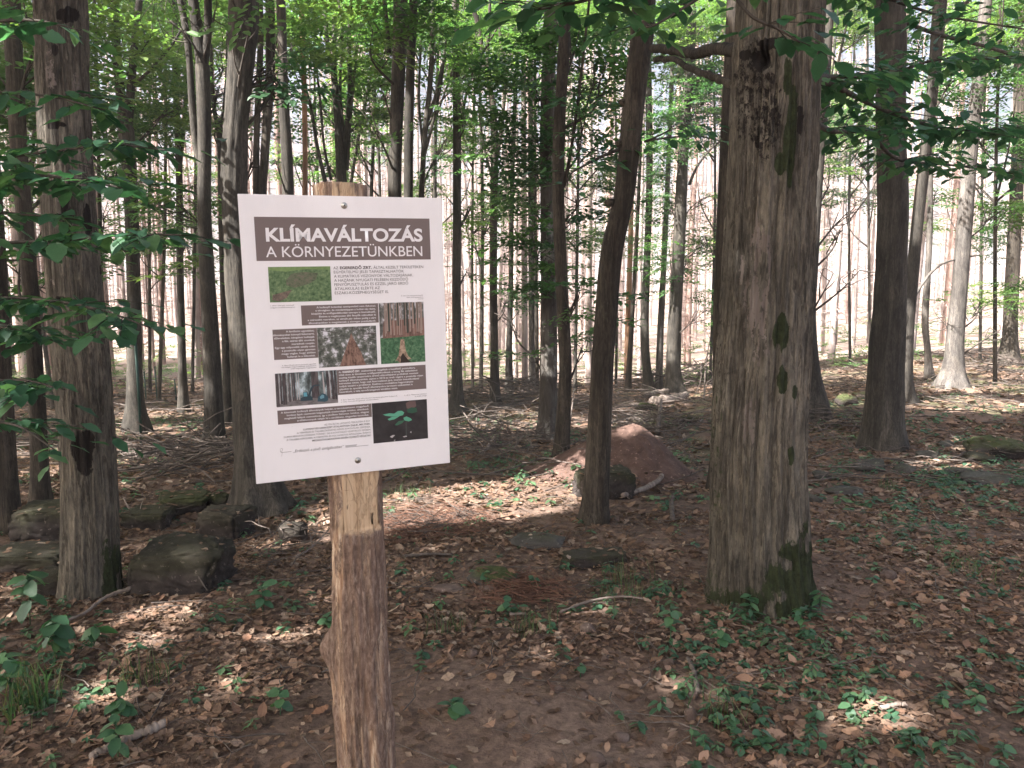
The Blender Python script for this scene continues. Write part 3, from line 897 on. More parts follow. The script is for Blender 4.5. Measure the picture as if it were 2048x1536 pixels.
tree('dead_spruce', 'orange-barked thin dead spruce right behind the curved trunk', [(1254, 772, 14), (1256, 650, 12), (1262, 450, 10), (1268, 200, 8)], Y=23, mat='orange', seed=30, ztop=14, flare=.2)
tree('hornbeam_tree', 'very thin dark stem crossing the orange dead spruce', [(1256, 776, 13), (1264, 640, 9), (1272, 500, 8), (1278, 380, 7), (1284, 200, 6)], Y=20, mat='brown', seed=31, ztop=8)
tree('hornbeam_tree', 'slim grey trunk with a bent foot right of the curved trunk', [(1299, 786, 24), (1293, 730, 18), (1289, 660, 17), (1294, 520, 14), (1298, 400, 13), (1299, 300, 14), (1297, 120, 12), (1300, 0, 11)], mat='grey', seed=32,
     blobs=[(1330, 230, 50, 34, .8), (1315, 340, 24, 20, .4, PAL_LIGHT), (1330, 60, 60, 50, .9, PAL_LIGHT), (1240, 40, 70, 50, .8, PAL_LIGHT), (1360, 150, 50, 40, .7)])
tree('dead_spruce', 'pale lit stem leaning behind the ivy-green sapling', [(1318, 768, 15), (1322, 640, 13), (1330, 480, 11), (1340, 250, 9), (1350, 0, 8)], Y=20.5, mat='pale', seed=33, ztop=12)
tree('beech_tree', 'gnarled grey trunk with sunlit foot and pale log before it', [(1350, 790, 40), (1346, 745, 30), (1350, 640, 26), (1358, 500, 24), (1362, 400, 23), (1370, 250, 20), (1380, 100, 18), (1384, 0, 17)], mat='grey', seed=34, sides=28, dz=.06, flare=.45, ridge=.008,
     forks=[[(1378, 370, 6), (1396, 330, 5), (1425, 295, 4), (1445, 280, 4)]],
     blobs=[(1345, 300, 40, 40, .7), (1340, 410, 34, 60, .7), (1335, 540, 34, 60, .6), (1375, 520, 24, 34, .5), (1410, 200, 60, 70, .9, PAL_MID), (1400, 60, 70, 60, .9, PAL_LIGHT), (1420, 390, 30, 16, .6, PAL_LIGHT), (1410, 620, 26, 60, .4), (1425, 480, 24, 40, .4, PAL_LIGHT)])
tree('beech_tree', 'dark trunk half hidden behind the thick old beech', [(1446, 800, 40), (1446, 640, 40), (1452, 450, 38), (1458, 300, 36), (1466, 100, 34)], Y=7.0, mat='brown', seed=35, high=HI(-2, -2, 11, 3.6, 1.6, 2600, .3))
# right
tree('beech_tree', 'sunlit-footed trunk peeking out right of the thick old beech', [(1620, 800, 62), (1618, 740, 44), (1618, 640, 26), (1626, 500, 22), (1634, 380, 20), (1648, 200, 18), (1660, 0, 17)], Y=11.0, mat='grey', seed=36, sides=24, flare=.5,
     blobs=[(1660, 370, 34, 50, .7), (1680, 460, 50, 30, .5), (1700, 420, 30, 16, .6, PAL_LIGHT), (1720, 540, 34, 16, .7, PAL_LIGHT), (1660, 560, 20, 30, .5)])
tree('beech_tree', 'thick dark upright trunk standing alone at the right', [(1770, 905, 84), (1768, 850, 72), (1774, 700, 64), (1782, 560, 59), (1786, 400, 57), (1782, 250, 54), (1781, 100, 56), (1780, 0, 56)], mat='grey', sides=56, dz=.04, seed=37, flare=.25, lobes=4, ridge=.007,
     forks=[[(1800, 40, 9), (1850, 60, 8), (1900, 75, 8), (1960, 90, 7), (2010, 105, 7), (2060, 125, 6)]],
     key='right', high=HI(-2.5, -2, 10.5, 4, 2, 3600, .3))
tree('beech_tree', 'slightly leaning trunk hugging the right side of the thick upright one', [(1813, 808, 38), (1812, 760, 26), (1816, 650, 24), (1828, 520, 23), (1840, 400, 22), (1852, 300, 22), (1868, 150, 22), (1880, 0, 26)], mat='grey', seed=38, sides=24,
     forks=[[(1874, 60, 10), (1905, 30, 8), (1950, -10, 7)]], blobs=[(1840, 90, 70, 60, .6), (1900, 160, 60, 60, .5)])
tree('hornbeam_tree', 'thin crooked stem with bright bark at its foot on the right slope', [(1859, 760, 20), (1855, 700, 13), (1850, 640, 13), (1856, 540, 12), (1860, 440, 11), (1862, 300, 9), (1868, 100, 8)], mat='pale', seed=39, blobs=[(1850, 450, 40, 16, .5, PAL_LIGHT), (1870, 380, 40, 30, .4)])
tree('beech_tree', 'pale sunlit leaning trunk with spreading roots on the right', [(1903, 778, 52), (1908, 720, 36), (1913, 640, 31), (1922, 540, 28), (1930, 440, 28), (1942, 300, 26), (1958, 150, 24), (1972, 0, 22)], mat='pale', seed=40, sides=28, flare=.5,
     forks=[[(1826, 600, 5), (1850, 560, 6), (1880, 530, 5), (1915, 518, 4), (1960, 510, 3)]],
     blobs=[(1890, 630, 60, 20, .8, PAL_LIGHT), (1960, 600, 70, 30, .8, PAL_LIGHT), (1940, 180, 60, 50, .6), (1985, 420, 30, 30, .5), (2000, 660, 50, 14, .6, PAL_LIGHT)])
tree('beech_tree', 'brown trunk at the right edge before the bright clearing', [(2018, 732, 40), (2020, 660, 27), (2026, 520, 25), (2032, 400, 24), (2040, 200, 24), (2044, 0, 24)], mat='brown', seed=41, flare=.4,
     blobs=[(2010, 470, 40, 60, .6), (2030, 300, 40, 60, .6), (2020, 600, 40, 30, .6, PAL_LIGHT), (2000, 60, 60, 60, .6)])

# slender saplings that fill the understorey
SAP = [(110, 860, 9, 20, 15), (318, 800, 8, 330, 17), (205, 850, 10, 190, 13), (640, 470, 6, 628, 18), (740, 470, 8, 752, 17), (762, 470, 6, 735, 20), (870, 500, 8, 880, 18), (945, 770, 6, 952, 21), (962, 775, 8, 955, 20), (1075, 790, 8, 1070, 19),
       (1150, 780, 7, 1160, 20), (1232, 770, 6, 1225, 22), (1420, 770, 6, 1425, 21), (1560, 560, 8, 1700, 18), (1700, 740, 6, 1712, 22), (1740, 730, 6, 1735, 21), (1960, 720, 6, 1975, 22), (1990, 760, 8, 2000, 15), (60, 820, 8, 80, 16), (300, 780, 7, 300, 19), (385, 770, 7, 390, 19), (690, 460, 7, 770, 16)]
SAPL = ['thin leafy sapling leaning over towards the upper left corner', 'sapling just right of the forked hornbeam, leafy at its top', 'sapling between the scarred trunk and the forked hornbeam', 'hair-thin sapling left of the fan of stems above the post', 'upright sapling left of the thick straight trunk above the board',
        'sapling leaning left beside the thick straight trunk above the board', 'sapling rising over the right upper corner of the board', 'thinnest sapling just right of the slim trunk beside the board', 'sapling just left of the dark hornbeam that is second right of the board', 'sapling immediately left of the mottled trunk',
        'sapling between the close pair of trunks and the curved trunk', 'thin sapling partly hidden behind the curved trunk', 'sapling between the gnarled trunk and the thick old beech', 'sapling emerging to the right from behind the thick old beech', 'far sapling nearer the old beech, before the clearing', 'far sapling nearer the thick dark upright trunk, before the clearing',
        'far thin sapling right of the pale sunlit leaning trunk', 'nearer sapling just left of the brown trunk at the right edge', 'upright sapling behind the slender trunk at the far left', 'far sapling seen right beside the foot of the forked hornbeam', 'sapling just left of the double-stemmed hornbeam', 'sapling leaning right over the top of the post']
for i, (bx, by, w, tx, Y) in enumerate(SAP):
    bl = []
    for k in range(5):
        s = rng.uniform(0.05, 0.95)
        cx = bx + (tx - bx) * s + rng.uniform(-50, 50)
        cy = 20 + (by - 20) * (1 - s) * (0.72 if by > 600 else 0.9) + rng.uniform(-30, 30)
        bl.append((cx, cy, rng.uniform(25, 55), rng.uniform(14, 36), rng.uniform(.3, .7), (PAL_LIGHT, PAL_MID)[k % 2]))
    bl.append((tx, rng.uniform(-10, 60), 70, 50, .7, PAL_LIGHT))
    tree('hornbeam_sapling', SAPL[i], [(bx, by, w), ((bx + tx) / 2 + rng.uniform(-8, 8), (by + 20) / 2, w * .85), (tx, 20, w * .6)], 'sapling', 'hornbeam saplings of the understorey',
         Y=Y, mat='brown' if i % 2 else 'grey', seed=60 + i, sides=8, ztop=7.5, blobs=bl, limbs=5, key='sap%d' % i)

# unseen beeches added so their crowns shade this spot (beyond the picture's left edge)
_first = None
for i, (x, y) in enumerate(((-6.2, 1.6), (-9.4, 4.2), (-13.2, 7.6), (-8.0, -2.2), (-12.6, 0.6), (-17, 4.5), (-10.8, 9.8), (-15.6, 13), (-20, 9.5), (-4.2, -3.2), (-3.0, -6.0), (-13.5, 18), (-21, 16), (-6.6, -5.8), (-10.5, -6), (-15, -3.5), (-16.5, 21), (-20, 25), (-18.8, 29), (-23.5, 21), (-25, 28))):
    g = float(gz(x, y))
    root = empty('beech_tree', (x, y, g), 'unseen beech added to shade the clearing', 'tree', 'unseen beeches added for shade')
    pth = [(x, y, g - .1, .2), (x + .1, y, g + 3, .15), (x - .1, y + .2, g + 7, .11), (x, y, g + 12.5, .04)]
    link('trunk', trunk_mesh('trunk', pth, (x, y, g), M['grey'], 14, .3, seed=80 + i), root)
    cr = Crown()
    cr.canopy((x, y, g + 10.5 + (i % 3) * .8), (3.6, 3.6, 2.0), 3300, .30)
    cr.build('crown', root, (x, y, g), M['canopy'])

# ---------------------------------------------------------------- dead spruce stand beyond the beeches
def spruce_parts(seed, H=19.0, r0=0.13):
    r = np.random.default_rng(seed)
    zs = np.linspace(-0.2, H, 14)
    wob = np.cumsum(r.normal(0, 0.02, (14, 2)), axis=0)
    P = np.concatenate([wob, zs[:, None]], 1)
    tv, tf = ttube(P, np.linspace(r0, 0.02, 14), 9, False)
    parts = []
    for k in range(230):
        z = r.uniform(0.8, H * 0.97)
        a = r.uniform(0, 6.28)
        L = r.uniform(0.35, 1.3) * (1 - 0.45 * z / H)
        c = np.array((np.interp(z, zs, P[:, 0]), np.interp(z, zs, P[:, 1]), z))
        d = np.array((math.cos(a), math.sin(a), r.uniform(-0.45, 0.12)))
        m_ = c + d * L * 0.5 + (0, 0, -0.06)
        e = c + d * L + (0, 0, r.uniform(-0.12, 0.12))
        parts.append(ttube(np.array([c, m_, e]), [0.014, 0.009, 0.003], 3, False))
        for q in range(2):
            s = r.uniform(0.3, 0.9)
            b_ = c + d * L * s
            f = b_ + np.array((math.cos(a + r.choice((-1, 1)) * .8), math.sin(a + r.choice((-1, 1)) * .8), r.uniform(-.5, .2))) * L * .35
            parts.append(ttube(np.array([b_, f]), [0.007, 0.002], 3, False))
    return (tv, tf), joinVF(parts)


SPV = []
for k in range(6):
    (tv, tf), (bv, bf) = spruce_parts(200 + k)
    mt = M['spruce'] if k % 3 else M['spruce_red']
    SPV.append((mesh('trunk', tv, tf, mt, True), mesh('dead_branches', bv, bf, mt, False)))
cnt = 0
taken = []
spr_rng = np.random.default_rng(5)
while cnt < 260:
    Y = 25.5 + 34 * spr_rng.random() ** 1.25
    px = spr_rng.uniform(-60, 2110)
    x = (px - 1024) / FPX * Y
    if px > 1830 and Y < 34 and spr_rng.random() < 0.75: continue
    if any((x - a) ** 2 + (Y - b_) ** 2 < 0.5 for a, b_ in taken): continue
    taken.append((x, Y))
    g = float(gz(x, Y))
    o = empty('dead_spruce', (x, Y, g), 'bare dead spruce in the sunlit stand beyond the beeches', 'dead tree', 'dead spruces of the sunlit stand')
    s = spr_rng.uniform(0.35, 1.2)
    o.scale = (s, s, spr_rng.uniform(0.85, 1.15))
    o.rotation_euler = (spr_rng.normal(0, .02), spr_rng.normal(0, .02), spr_rng.uniform(0, 6.28))
    a, b_ = SPV[cnt % 6]
    link('trunk', a, o); link('dead_branches', b_, o)['kind'] = 'stuff'
    cnt += 1

# the stand goes on uphill: too far off to tell the trunks apart
fv = []
tr_v, tr_f = ttube(np.array([(0, 0, -.3), (0, 0, 8), (0, 0, 18)]), [.13, .09, .02], 5, False)
br = []
for k in range(40):
    z = rng.uniform(1, 17); a = rng.uniform(0, 6.28); L = rng.uniform(.5, 1.2)
    br.append(ttube(np.array([(0, 0, z), (L * math.cos(a), L * math.sin(a), z - .25)]), [.02, .006], 3, False))
sv, sf = joinVF([(tr_v, tr_f)] + br)
n = 480
Yf = rng.uniform(58, 125, n); xf = rng.uniform(-0.75, 0.75, n) * Yf
pos = np.stack([xf, Yf, gz(xf, Yf)], -1)
V, F = scatter(sv, sf, pos, rots(rng.uniform(0, 6.28, n), np.abs(rng.normal(0, .015, n)), rng.uniform(0, 6.28, n)), rng.uniform(.8, 1.2, n))
tag(link('spruce_forest', mesh('spruce_forest', V, F, M['spruce'], False)), 'far dead spruce forest on the bright slope behind everything', 'forest', kind='stuff')

# brambles, seedlings and dead brush at the foot of the far stand
cr = Crown()
n = 1500
Yu = 21 + 16 * rng.random(n) ** 1.3; xu = rng.uniform(-.72, .72, n) * Yu
k = n2(xu * .35 + 60, Yu * .35 + 12) > .42
xu, Yu = xu[k], Yu[k]
pos = np.stack([xu, Yu, gz(xu, Yu) + .1 + 1.1 * rng.random(len(xu)) ** 2.5], -1)
cr.sprays(pos, rng.uniform(0, 6.28, len(xu)), False, PAL_LIGHT)
o = cr.build('undergrowth', None, (0, 0, 0), M['leaf'])
tag(o, 'sunlit low undergrowth at the foot of the dead spruce stand', 'undergrowth', kind='stuff')

# ---------------------------------------------------------------- single leaves on the nearest boughs
def leaf_blade(seed, L=1.0, wid=0.52, n=9, curl=0.12):
    r = np.random.default_rng(seed)
    V, F = [], []
    xs_ = np.linspace(0, 1, n)
    prof = np.sin(np.pi * xs_ ** 0.85) ** 0.8 * wid / 2
    for i, x in enumerate(xs_):
        w = prof[i] * (1 + (0.07 if i % 2 else -0.05) * (0 < i < n - 1))
        z = -curl * x * x
        V += [(x, w, z + 0.16 * w), (x, 0, z - 0.015), (x, -w, z + 0.16 * w)]
    for i in range(n - 1):
        a = i * 3
        F += [(a, a + 1, a + 4, a + 3), (a + 1, a + 2, a + 5, a + 4)]
    V = np.array(V, float); V[0] = V[1] = V[2] = (0, 0, 0); V[-1] = V[-2] = V[-3] = (1, 0, -curl)
    V[:, 2] += r.normal(0, 0.012, len(V))
    V = np.concatenate([[(-0.16, 0.012, 0.02), (-0.16, -0.012, 0.02)], V]); F = [tuple(q + 2 for q in f) for f in F] + [(0, 1, 5, 2)]
    return V, np.array(F)


LEAFM = []
for k in range(4):
    V, F = leaf_blade(k, wid=0.50 + 0.05 * k, curl=0.08 + 0.05 * k)
    LEAFM.append(mesh('leaf', V, quads_to_tris(F), M['leafobj'], True))


def put_leaf(parent, origin, P, yaw, pitch, roll, size, meshes=LEAFM, name='leaf'):
    o = link(name, meshes[rng.integers(0, len(meshes))], parent)
    o.location = Vector(P - origin)
    o.rotation_euler = (roll, pitch, yaw)
    o.scale = (size, size, size)
    return o


MASS = {}


def leafy(parent, origin, poly, r0, nside, nleaf, lsize, side_len=0.35, sag=0.1, name='branch', extra=1.6):
    """a branch (part) with single leaves (sub-parts) along it and its side twigs"""
    P = smooth_path(poly, 6 * len(poly))
    rad = np.linspace(r0, max(0.0025, r0 * 0.25), len(P))
    parts = [ttube(P - origin, rad, 7)]
    spots = []
    for k in range(nside):
        i = int(rng.uniform(0.12, 0.98) * (len(P) - 1))
        d = P[min(i + 1, len(P) - 1)] - P[max(i - 1, 0)]
        a = math.atan2(d[1], d[0]) + rng.choice((-1, 1)) * rng.uniform(.4, 1.1)
        L = side_len * rng.uniform(.5, 1.2)
        e = P[i] + np.array((math.cos(a), math.sin(a), rng.uniform(-.25, .15))) * L
        m_ = (P[i] + e) / 2 + (0, 0, 0.03 * L)
        T = smooth_path([P[i], m_, e], 7)
        parts.append(ttube(T - origin, np.linspace(max(.002, rad[i] * .4), .0012, 7), 4, False))
        spots.append((T, a))
    V, F = joinVF(parts)
    bo = link(name, mesh(name, V, F, M['limb'], True), parent)
    per = max(1, nleaf // max(1, len(spots)))
    mass = MASS.setdefault(parent.name, [parent, []])[1]
    for k in range(int(extra * nside)):                      # further twigs, leaves joined
        i = int(rng.uniform(0.08, 0.99) * (len(P) - 1))
        a = rng.uniform(0, 6.28)
        L = side_len * rng.uniform(.5, 1.3)
        for q in range(per + 1):
            s = (q + 1) / (per + 1)
            pos = P[i] - origin + np.array((math.cos(a), math.sin(a), rng.uniform(-.2, .15))) * L * s
            mass.append((pos, a + (1 if q % 2 else -1) * rng.uniform(.3, 1.0), lsize * rng.uniform(.75, 1.25)))
    for T, a in spots:
        for k in range(per):
            s = (k + 1) / per
            q = T[min(6, int(s * 6))] + rng.normal(0, .006, 3)
            sd = 1 if k % 2 else -1
            put_leaf(bo, origin, q, a + (sd * rng.uniform(.4, 1.0) if k < per - 1 else rng.normal(0, .2)), rng.normal(.25, .22), rng.normal(0, .35), lsize * rng.uniform(.75, 1.25))
    return bo


def build_mass():
    for nm, (parent, items) in MASS.items():
        lv, lf = leaf_blade(3, n=6, curl=.15)
        lf = quads_to_tris(lf)
        pos = np.array([i[0] for i in items]); yaw = np.array([i[1] for i in items]); sz = np.array([i[2] for i in items])
        n_ = len(pos)
        V, F = scatter(lv, lf, pos, rots(yaw, np.abs(rng.normal(.3, .25, n_)), yaw + 1.57 + rng.normal(0, .8, n_)), sz)
        C = np.repeat(np.array([c for _, c in GST])[rng.integers(0, 4, n_)] * rng.uniform(.8, 1.2, (n_, 1)), len(lf), axis=0)
        o = link('foliage', mesh('foliage', V, F, M['leaf'], True, C), parent)
        o['kind'] = 'stuff'
    MASS.clear()


# boughs of the thick old beech
root, org, Y, path = TREES['big']
A3 = lambda pts: [at(px, py, y) for px, py, y in pts]
leafy(root, org, A3([(1632, 150, 3.9), (1660, 155, 4.6), (1720, 150, 5.2), (1790, 145, 5.6), (1870, 120, 5.8), (1960, 118, 6.0), (2060, 115, 6.2)]), .020, 17, 58, .095, .40, extra=4.5)
leafy(root, org, A3([(1630, 155, 3.9), (1665, 170, 4.5), (1735, 205, 5.0), (1800, 232, 5.2), (1880, 255, 5.4), (1960, 260, 5.6), (2060, 250, 5.8)]), .020, 18, 62, .095, .40, extra=4.5)
leafy(root, org, A3([(1628, 245, 3.9), (1665, 262, 4.3), (1735, 265, 4.6), (1775, 305, 4.8), (1810, 322, 4.9), (1900, 330, 5.2), (1980, 340, 5.4), (2060, 352, 5.6)]), .016, 13, 44, .090, .32, extra=4.0)
leafy(root, org, A3([(1570, -160, 3.6), (1640, -60, 4.2), (1760, -10, 4.8), (1880, 30, 5.0), (2060, 60, 5.2)]), .018, 12, 40, .095, .45, extra=4.5)
leafy(root, org, A3([(1560, -120, 3.5), (1500, -60, 3.0), (1470, -20, 2.7), (1500, 30, 2.6), (1560, 60, 2.6), (1600, 85, 2.6)]), .010, 8, 24, .085, .20)
leafy(root, org, A3([(1530, -140, 3.4), (1400, -90, 2.8), (1280, -40, 2.5), (1190, -5, 2.4), (1120, 12, 2.4), (1070, 20, 2.4)]), .010, 13, 42, .085, .20)
leafy(root, org, A3([(1520, -100, 3.5), (1420, -20, 3.2), (1360, 20, 3.0), (1310, 50, 2.9), (1285, 55, 2.9)]), .008, 6, 20, .08, .2)
# the two dark limbs joining it from the left, and the broken stub
for pts, r in (([(1306, 97, 5.6), (1350, 100, 5.2), (1392, 108, 4.8), (1412, 100, 4.6), (1440, 98, 4.4), (1478, 100, 4.05)], .030), ([(1310, 120, 5.6), (1345, 118, 5.2), (1370, 132, 4.9), (1410, 148, 4.5), (1440, 160, 4.3), (1480, 175, 4.05)], .018)):
    link('branch', branch_mesh('branch', A3(pts), r, r * 1.1, M['brown'], org, 10, 30, .004), root)
# limbs of the curved trunk
root, org, Y, path = TREES['curved']
for pts, r in (([(1240, 298, 0), (1205, 312, -.1), (1165, 333, -.2), (1140, 350, -.3), (1132, 385, -.4)], .013), ([(1290, 283, 0), (1310, 275, -.2), (1335, 262, -.4), (1355, 245, -.5)], .009), ([(1292, 282, 0), (1340, 275, .2), (1395, 272, .4), (1440, 282, .5)], .009)):
    leafy(root, org, A3([(a, b_, Y + c) for a, b_, c in pts]), r, 4, 14, .075, .30)
for cx, cy in ((1250, 205), (1243, 288), (1222, 405)):
    P = at(cx, cy, Y - .02)
    V, F = ttube(np.array([P + (0.03, .02, 0), P + (-.02, 0, 0), P + (-.045, -.01, .004)]) - org, [.035, .028, .010], 10)
    link('knot', mesh('knot', V, F, M['brown'], True), root)

# young hornbeam whose leaves hang before the scarred trunk
P0 = np.array((-2.75, 3.15, float(gz(-2.75, 3.15))))
sap = empty('hornbeam_sapling', P0, 'leafy young hornbeam reaching in before the scarred trunk', 'sapling')
link('stem', branch_mesh('stem', [P0 + (0, 0, -.08), P0 + (.04, 0, 1), P0 + (-.03, .05, 2), P0 + (.05, .1, 3.2)], .028, .012, M['grey'], P0, 10, 30), sap)
for i, (pts, nl) in enumerate(((([(-190, 420), (-60, 360), (60, 350), (180, 365), (270, 380)]), 36), ([(-190, 330), (-40, 320), (120, 300), (230, 290), (330, 300)], 36), ([(-190, 520), (-40, 490), (130, 480), (250, 470), (390, 470)], 40),
                               ([(-190, 640), (-40, 600), (90, 600), (200, 620), (300, 655)], 36), ([(-190, 640), (-60, 650), (40, 660), (130, 690)], 24), ([(-190, 800), (-60, 770), (40, 760), (130, 780)], 26), ([(-190, 900), (-60, 850), (30, 850), (110, 900)], 22),
                               ([(-190, 500), (-60, 430), (60, 430), (160, 440)], 20), ([(-190, 240), (-60, 190), (80, 190), (210, 220)], 24), ([(-190, 80), (-60, 50), (60, 40), (160, 60)], 16))):
    leafy(sap, P0, [at(px, py, 3.15 + .25 * math.sin(i * 1.9) - .15 * k) for k, (px, py) in enumerate(pts)], .008, max(5, nl // 4), nl, .076, .24, extra=2.2)

build_mass()

# ---------------------------------------------------------------- the information board
def flat(name, quad, mat, parent, y):
    V = np.array([(u, y, v) for u, v in quad], float)
    return link(name, mesh(name, V, np.array([list(range(len(quad)))]), mat, False), parent)


WB, HB = 0.5, 0.7
U = lambda u: u / 1000.0 - WB / 2
Vv = lambda v: HB / 2 - v / 1000.0
sign_c = np.array((-0.407, 1.9734, CAM_Z - 0.1068))
g = float(gz(-.39, 2.06))
sroot = empty('information_sign', (-0.36, 2.05, g), 'white forest information board screwed to a peeled log post', 'sign')
Rb = Matrix.Rotation(math.radians(22.07), 4, 'Z') @ Matrix.Rotation(math.radians(.44), 4, 'X') @ Matrix.Rotation(math.radians(-1.47), 4, 'Y')
M['panel'] = plain('board_white', (0.78, 0.745, 0.755), 0.38, 0, 0.4)
_t = M['panel'].node_tree
_f = noise(_t, coords(_t, (1, 1, .5), False), 5, 8, .7)
_c = ramp(_t, _f, [(.3, (.765, .75, .76)), (.55, (.81, .795, .81)), (.75, (.825, .81, .825))]).outputs[0]
_f2 = noise(_t, coords(_t, (1, 1, 1), False), 260, 3, .6)
_c = mix(_t, ramp(_t, _f2, [(.735, (0, 0, 0)), (.76, (1, 1, 1))]).outputs[0], _c, (.50, .46, .43))
_t.links.new(_c, _t.nodes['Principled BSDF'].inputs['Base Color'])
M['taupe'] = plain('print_taupe', (0.165, 0.130, 0.124), 0.4)
M['ink'] = plain('print_ink', (0.10, 0.088, 0.088), 0.5)
M['inkwhite'] = plain('print_white', (0.76, 0.745, 0.755), 0.45)
M['steel'] = plain('screw_steel', (0.42, 0.41, 0.38), 0.35, 1.0, 0.5)
bm = bmesh.new()
bmesh.ops.create_cube(bm, size=1)
for v in bm.verts: v.co = Vector((v.co.x * WB, v.co.y * .004, v.co.z * HB))
bmesh.ops.bevel(bm, geom=list(bm.edges), offset=.0008, segments=2, affect='EDGES')
me = bpy.data.meshes.new('board'); bm.to_mesh(me); bm.free(); me.materials.append(M['panel'])
board = link('board', me, sroot)
board.matrix_local = Matrix.Translation(Vector(sign_c) - sroot.location) @ Rb
Y1, Y2, Y3, Y4 = -.0023, -.0026, -.0029, -.0032


def rect(name, u0, v0, u1, v1, mat, y=Y1):
    return flat(name, [(U(u0), Vv(v1)), (U(u1), Vv(v1)), (U(u1), Vv(v0)), (U(u0), Vv(v0))], mat, board, y)


def lettering(txt, u, v, w, capmm, mat, align='L', bold=0.0, y=Y2, res=2, shear=0.0):
    """v is the baseline; w the line's width in mm (None: natural)"""
    cu = bpy.data.curves.new('lettering', 'FONT')
    cu.body = txt
    cu.size = 1.0
    cu.offset = bold
    cu.resolution_u = res
    cu.shear = shear
    cu.fill_mode = 'FRONT'
    ob = bpy.data.objects.new('lettering', cu)
    COL.objects.link(ob)
    dg = bpy.context.evaluated_depsgraph_get()
    me = bpy.data.meshes.new_from_object(ob.evaluated_get(dg))
    bpy.data.objects.remove(ob); bpy.data.curves.remove(cu)
    n_ = len(me.vertices)
    co = np.empty(n_ * 3, np.float32); me.vertices.foreach_get('co', co); co = co.reshape(-1, 3)
    sy = capmm / 0.73 / 1000.0
    x0, x1 = co[:, 0].min(), co[:, 0].max()
    sx = sy if w is None else (w / 1000.0) / (x1 - x0)
    ux = U(u) if align == 'L' else U(u) - (x1 - x0) * sx
    out = np.stack([ux + (co[:, 0] - x0) * sx, np.full(n_, y), Vv(v) + co[:, 1] * sy], -1)
    me.vertices.foreach_set('co', out.astype(np.float32).ravel())
    me.materials.clear(); me.materials.append(mat)
    me.update()
    me.name = 'lettering'
    return link('lettering', me, board)


rect('header_panel', 33.5, 52.5, 465, 156.5, M['taupe'])
lettering('KLÍMAVÁLTOZÁS', 58, 109.5, 387, 32, M['inkwhite'], bold=.031, res=6)
lettering('A KÖRNYEZETÜNKBEN', 56, 147.5, 387, 26.5, M['inkwhite'], bold=.004, res=6)
intro = [('ÁLTAL KEZELT TERÜLETEKEN', None), ('EGYÉRTELMŰ JELEI TAPASZTALHATÓK', 178), ('A KLIMATIKUS VISZONYOK VÁLTOZÁSÁNAK.', 202), ('A HAZÁNK NYUGATI FELÉBEN KEZDŐDŐ', 188), ('FENYŐPUSZTULÁS ÉS EZZEL JÁRÓ ERDŐ', 188), ('ÁTALAKULÁS ELÉRTE AZ', 114), ('ÉSZAKI-KÖZÉPHEGYSÉGET IS.', 136)]
for i, (s, w) in enumerate(intro):
    v = 178.5 + i * 10.3
    if i == 0:
        lettering('AZ', 214, v, 12, 7, M['ink']); lettering('EGERERDŐ ZRT.', 230, v, 80, 7, M['ink'], bold=.03); lettering(s, 314, v, 130, 7, M['ink'])
    else:
        lettering(s, 214.5, v, w, 7, M['ink'])
rect('text_panel', 130.5, 265.5, 322, 314.5, M['taupe'])
for i, (s, w) in enumerate((('A lucfenyő botanikai szempontból nem őshonos', 147), ('a térségben, de mindenképpen a kultúr-táj része,', 150), ('közjóléti és erdőgazdálkodási szerepe is kiemelkedő.', 160), ('Eleinte a magányosan álló fenyők száradtak ki', 142), ('a szárazabb nyarakon, az elmúlt pár évben pedig a zárt', 170), ('állományokban is megjelentek a tömeges pusztulások.', 168))):
    lettering(s, 315, 273.5 + i * 7.6, w, 4.6, M['inkwhite'], 'R', .01)
rect('text_panel', 60, 322, 166, 396, M['taupe'])
for i, (s, w) in enumerate((('A fertőzött egyedeket,', 68), ('állományokat könnyű felismerni,', 99), ('tűleveleiket, kérgüket hullatják', 97), ('a fák, száraz álló csonkok', 78), ('maradnak csupán.', 56), ('Egy-egy súlyosabb aszály után', 96), ('a pusztulás olyan gyorsan', 80), ('megy végbe, hogy zölden', 81), ('hullanak le a tűlevelek.', 68))):
    lettering(s, 159.5, 330 + i * 7.75, w, 4.6, M['inkwhite'], 'R', .01)
rect('text_panel', 209.5, 430, 441, 493.5, M['taupe'])
b3 = ('szakemberei reagáltak a kezdődő pusztulásra,', 'több éven át kíméletes erdőgazdálkodással, a beteg fák szálankénti', 'esetleg kisebb csoportokra érintő eltávolításával próbáltuk menteni', 'lucfenyő állományainkat, sajnos a 2010-es évek végére a pusztulás olyan', 'méreteket öltött, hogy csak fatermeléssel járó, intenzív beavatkozással', 'tudjuk kezelni a problémát. Ezekhez a munkákhoz hagyományos', 'gépeket és speciális fenyő állományokra tervezett eszközöket is', 'használunk, a talaj termőrétegének kímélése miatt.')
for i, (s, w) in enumerate(zip(b3, (142, 204, 206, 219, 208, 192, 190, 150))):
    v = 438 + i * 7.2
    if i == 0:
        lettering('Az', 214, v, 7, 4.6, M['inkwhite'], 'L', .01); lettering('EGERERDŐ ZRT.', 224, v, 44, 4.6, M['inkwhite'], 'L', .035); lettering(s, 271, v, w, 4.6, M['inkwhite'], 'L', .01)
    else:
        lettering(s, 214, v, w, 4.6, M['inkwhite'], 'L', .01)
rect('text_panel', 60, 521.5, 293.5, 556.5, M['taupe'])
